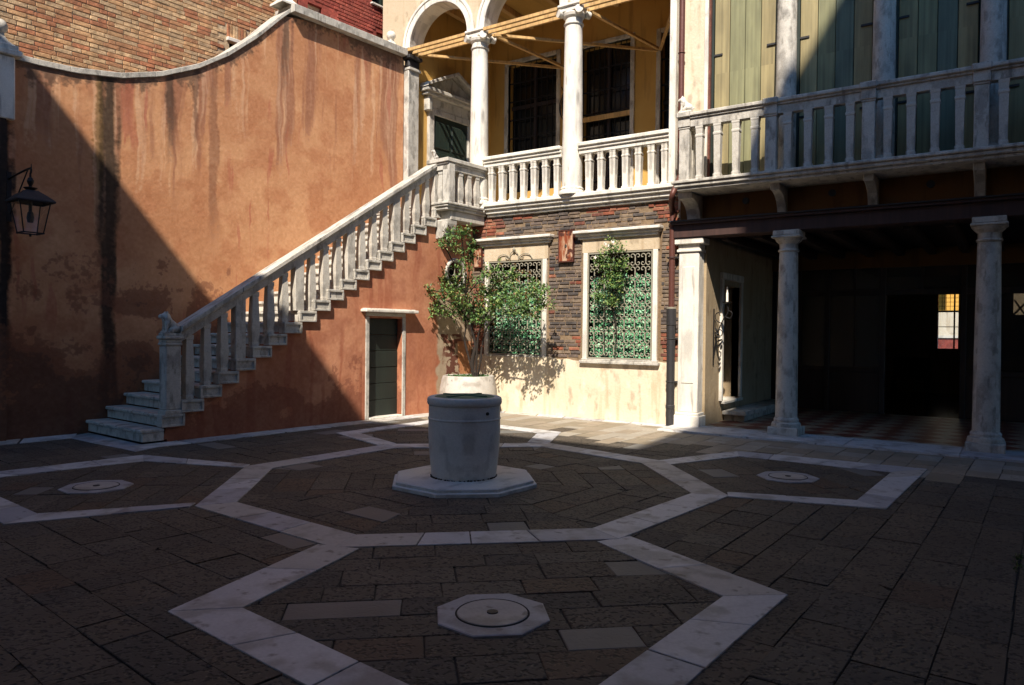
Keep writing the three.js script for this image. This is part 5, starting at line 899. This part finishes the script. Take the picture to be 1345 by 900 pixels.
{
  const t = leftThing('red_house', 'crimson painted house with worn brickwork behind the coping peak', 'building'), n = -W - 1.02;
  part(t, 'wall', extrL(rect(-3.2, 2.35, 0, 11), n - 0.012, 3, [rect(-0.32, 0.36, 9.03, 10.2), rect(1.72, 2.08, 8.30, 8.44), rect(0.0, 0.22, 8.22, 8.42)]), M.crimsonPlaster);
  const bl = []; let row = 0;
  for (let y = 7.9; y < 9.9; y += 0.078, row++) for (let s = -0.7 - (row % 2) * 0.13; s < 2.3;) {
    const l = 0.255 + rr(-0.02, 0.03), a = s + 0.008, b = s + l - 0.008; s += l; const yc = y + 0.03;
    if ((b > -0.36 && a < 0.40 && yc > 8.98) || (b > 1.68 && a < 2.1 && yc > 8.25 && yc < 8.48) || (b > -0.05 && a < 0.26 && yc > 8.18 && yc < 8.46)) continue;
    if (fbm(a * 1.5, y * 1.5, 331, 3) < 0.42 + (a > 1.3 ? 0.14 : 0)) continue;
    bl.push({ g: box(n - 0.05, n + rr(-0.004, 0.006), y + rr(0, 0.004), y + 0.064, a, b, 0.006), m: M.crim[Math.floor(R() * 3)], c: LW(n, y, s), a: 0.016 });
  }
  pieces(t, 'brick', bl, 300);
  const w = sub(t, 'window'); part(w, 'pane', box(n - 0.15, n - 0.13, 9.03, 10.2, -0.32, 0.36), M.glassDark); part(w, 'frame', [box(n - 0.14, n - 0.08, 9.03, 10.2, -0.02, 0.04), box(n - 0.14, n - 0.08, 9.03, 9.09, -0.32, 0.36)], M.doorDark); part(w, 'sill', box(n - 0.12, n + 0.05, 8.985, 9.03, -0.36, 0.40, 0.008), M.stone);
  for (const [a, b, c, d] of [[1.72, 2.08, 8.30, 8.44], [0.0, 0.22, 8.22, 8.42]]) part(t, 'vent', box(n - 0.14, n - 0.10, c, d, a, b), M.mortar);
  part(t, 'roof', box(n - 3.4, n + 0.3, 11, 11.2, -3.3, 2.19), M.roofTile);
}

// ------------------------------------------------------------------ unseen buildings that close the court, the tower shaped for its shadow
function plainHouse(name, label, outline, z0, z1, wins) {
  const t = thing(name, label, 'building', null, [0, 0, 0]);
  const wz = z0;
  part(t, 'wall', extr(outline, z1, z1 - z0), M.creamDull);
  for (const [x, y, w, h] of wins) { const o = sub(t, 'window'); part(o, 'frame', [box(x - w / 2 - 0.12, x - w / 2, y, y + h, wz - 0.06, wz + 0.02), box(x + w / 2, x + w / 2 + 0.12, y, y + h, wz - 0.06, wz + 0.02), box(x - w / 2 - 0.2, x + w / 2 + 0.2, y - 0.1, y, wz - 0.12, wz + 0.02), box(x - w / 2 - 0.14, x + w / 2 + 0.14, y + h, y + h + 0.14, wz - 0.08, wz + 0.02)], M.stone); part(o, 'shutter', box(x - w / 2 + 0.01, x + w / 2 - 0.01, y + 0.01, y + h - 0.01, wz - 0.03, wz + 0.02), M.doorGreen); }
  return t;
}
{
  const ws = []; for (const y of [1.2, 5.2, 9.2]) for (let x = -8.4; x < 0; x += 2.6) ws.push([x, y, 1.1, 2.0]);
  const t = plainHouse('rear_house', 'tall plastered house closing the court behind the viewer', rect(-9.6, 0.73, 0, 14.5), 3.0, 9, ws);
  part(t, 'cornice', box(-9.6, 0.73, 14.5, 14.65, 3.0, 9), M.stone);
  const ws2 = []; for (const y of [1.2, 5.2, 9.2]) for (const x of [2.0, 3.2]) ws2.push([x, y, 1.0, 2.0]);
  plainHouse('shadow_tower', 'unseen steep tower shape added to cast the slanting shadow edge', [[0.75, 0], [11.0, 0], [11.0, 25], [7.5, 31], [3.68, 24.7], [2.9, 23.4], [2.95, 21.6], [1.75, 18.5], [0.75, 14.65]], 3.0, 4.6, ws2);  // added caster, outline fitted to the shadow edge on balcony and ground
  const s = thing('side_house', 'plain plastered house closing the court on the arcade side', 'building');
  part(s, 'wall', box(3.75, 9, 0, 6.4, -12.4, 2.98), M.creamDull); part(s, 'cornice', box(3.6, 9, 6.4, 6.6, -12.4, 2.98), M.stone);
}

renderer.render(scene, camera);
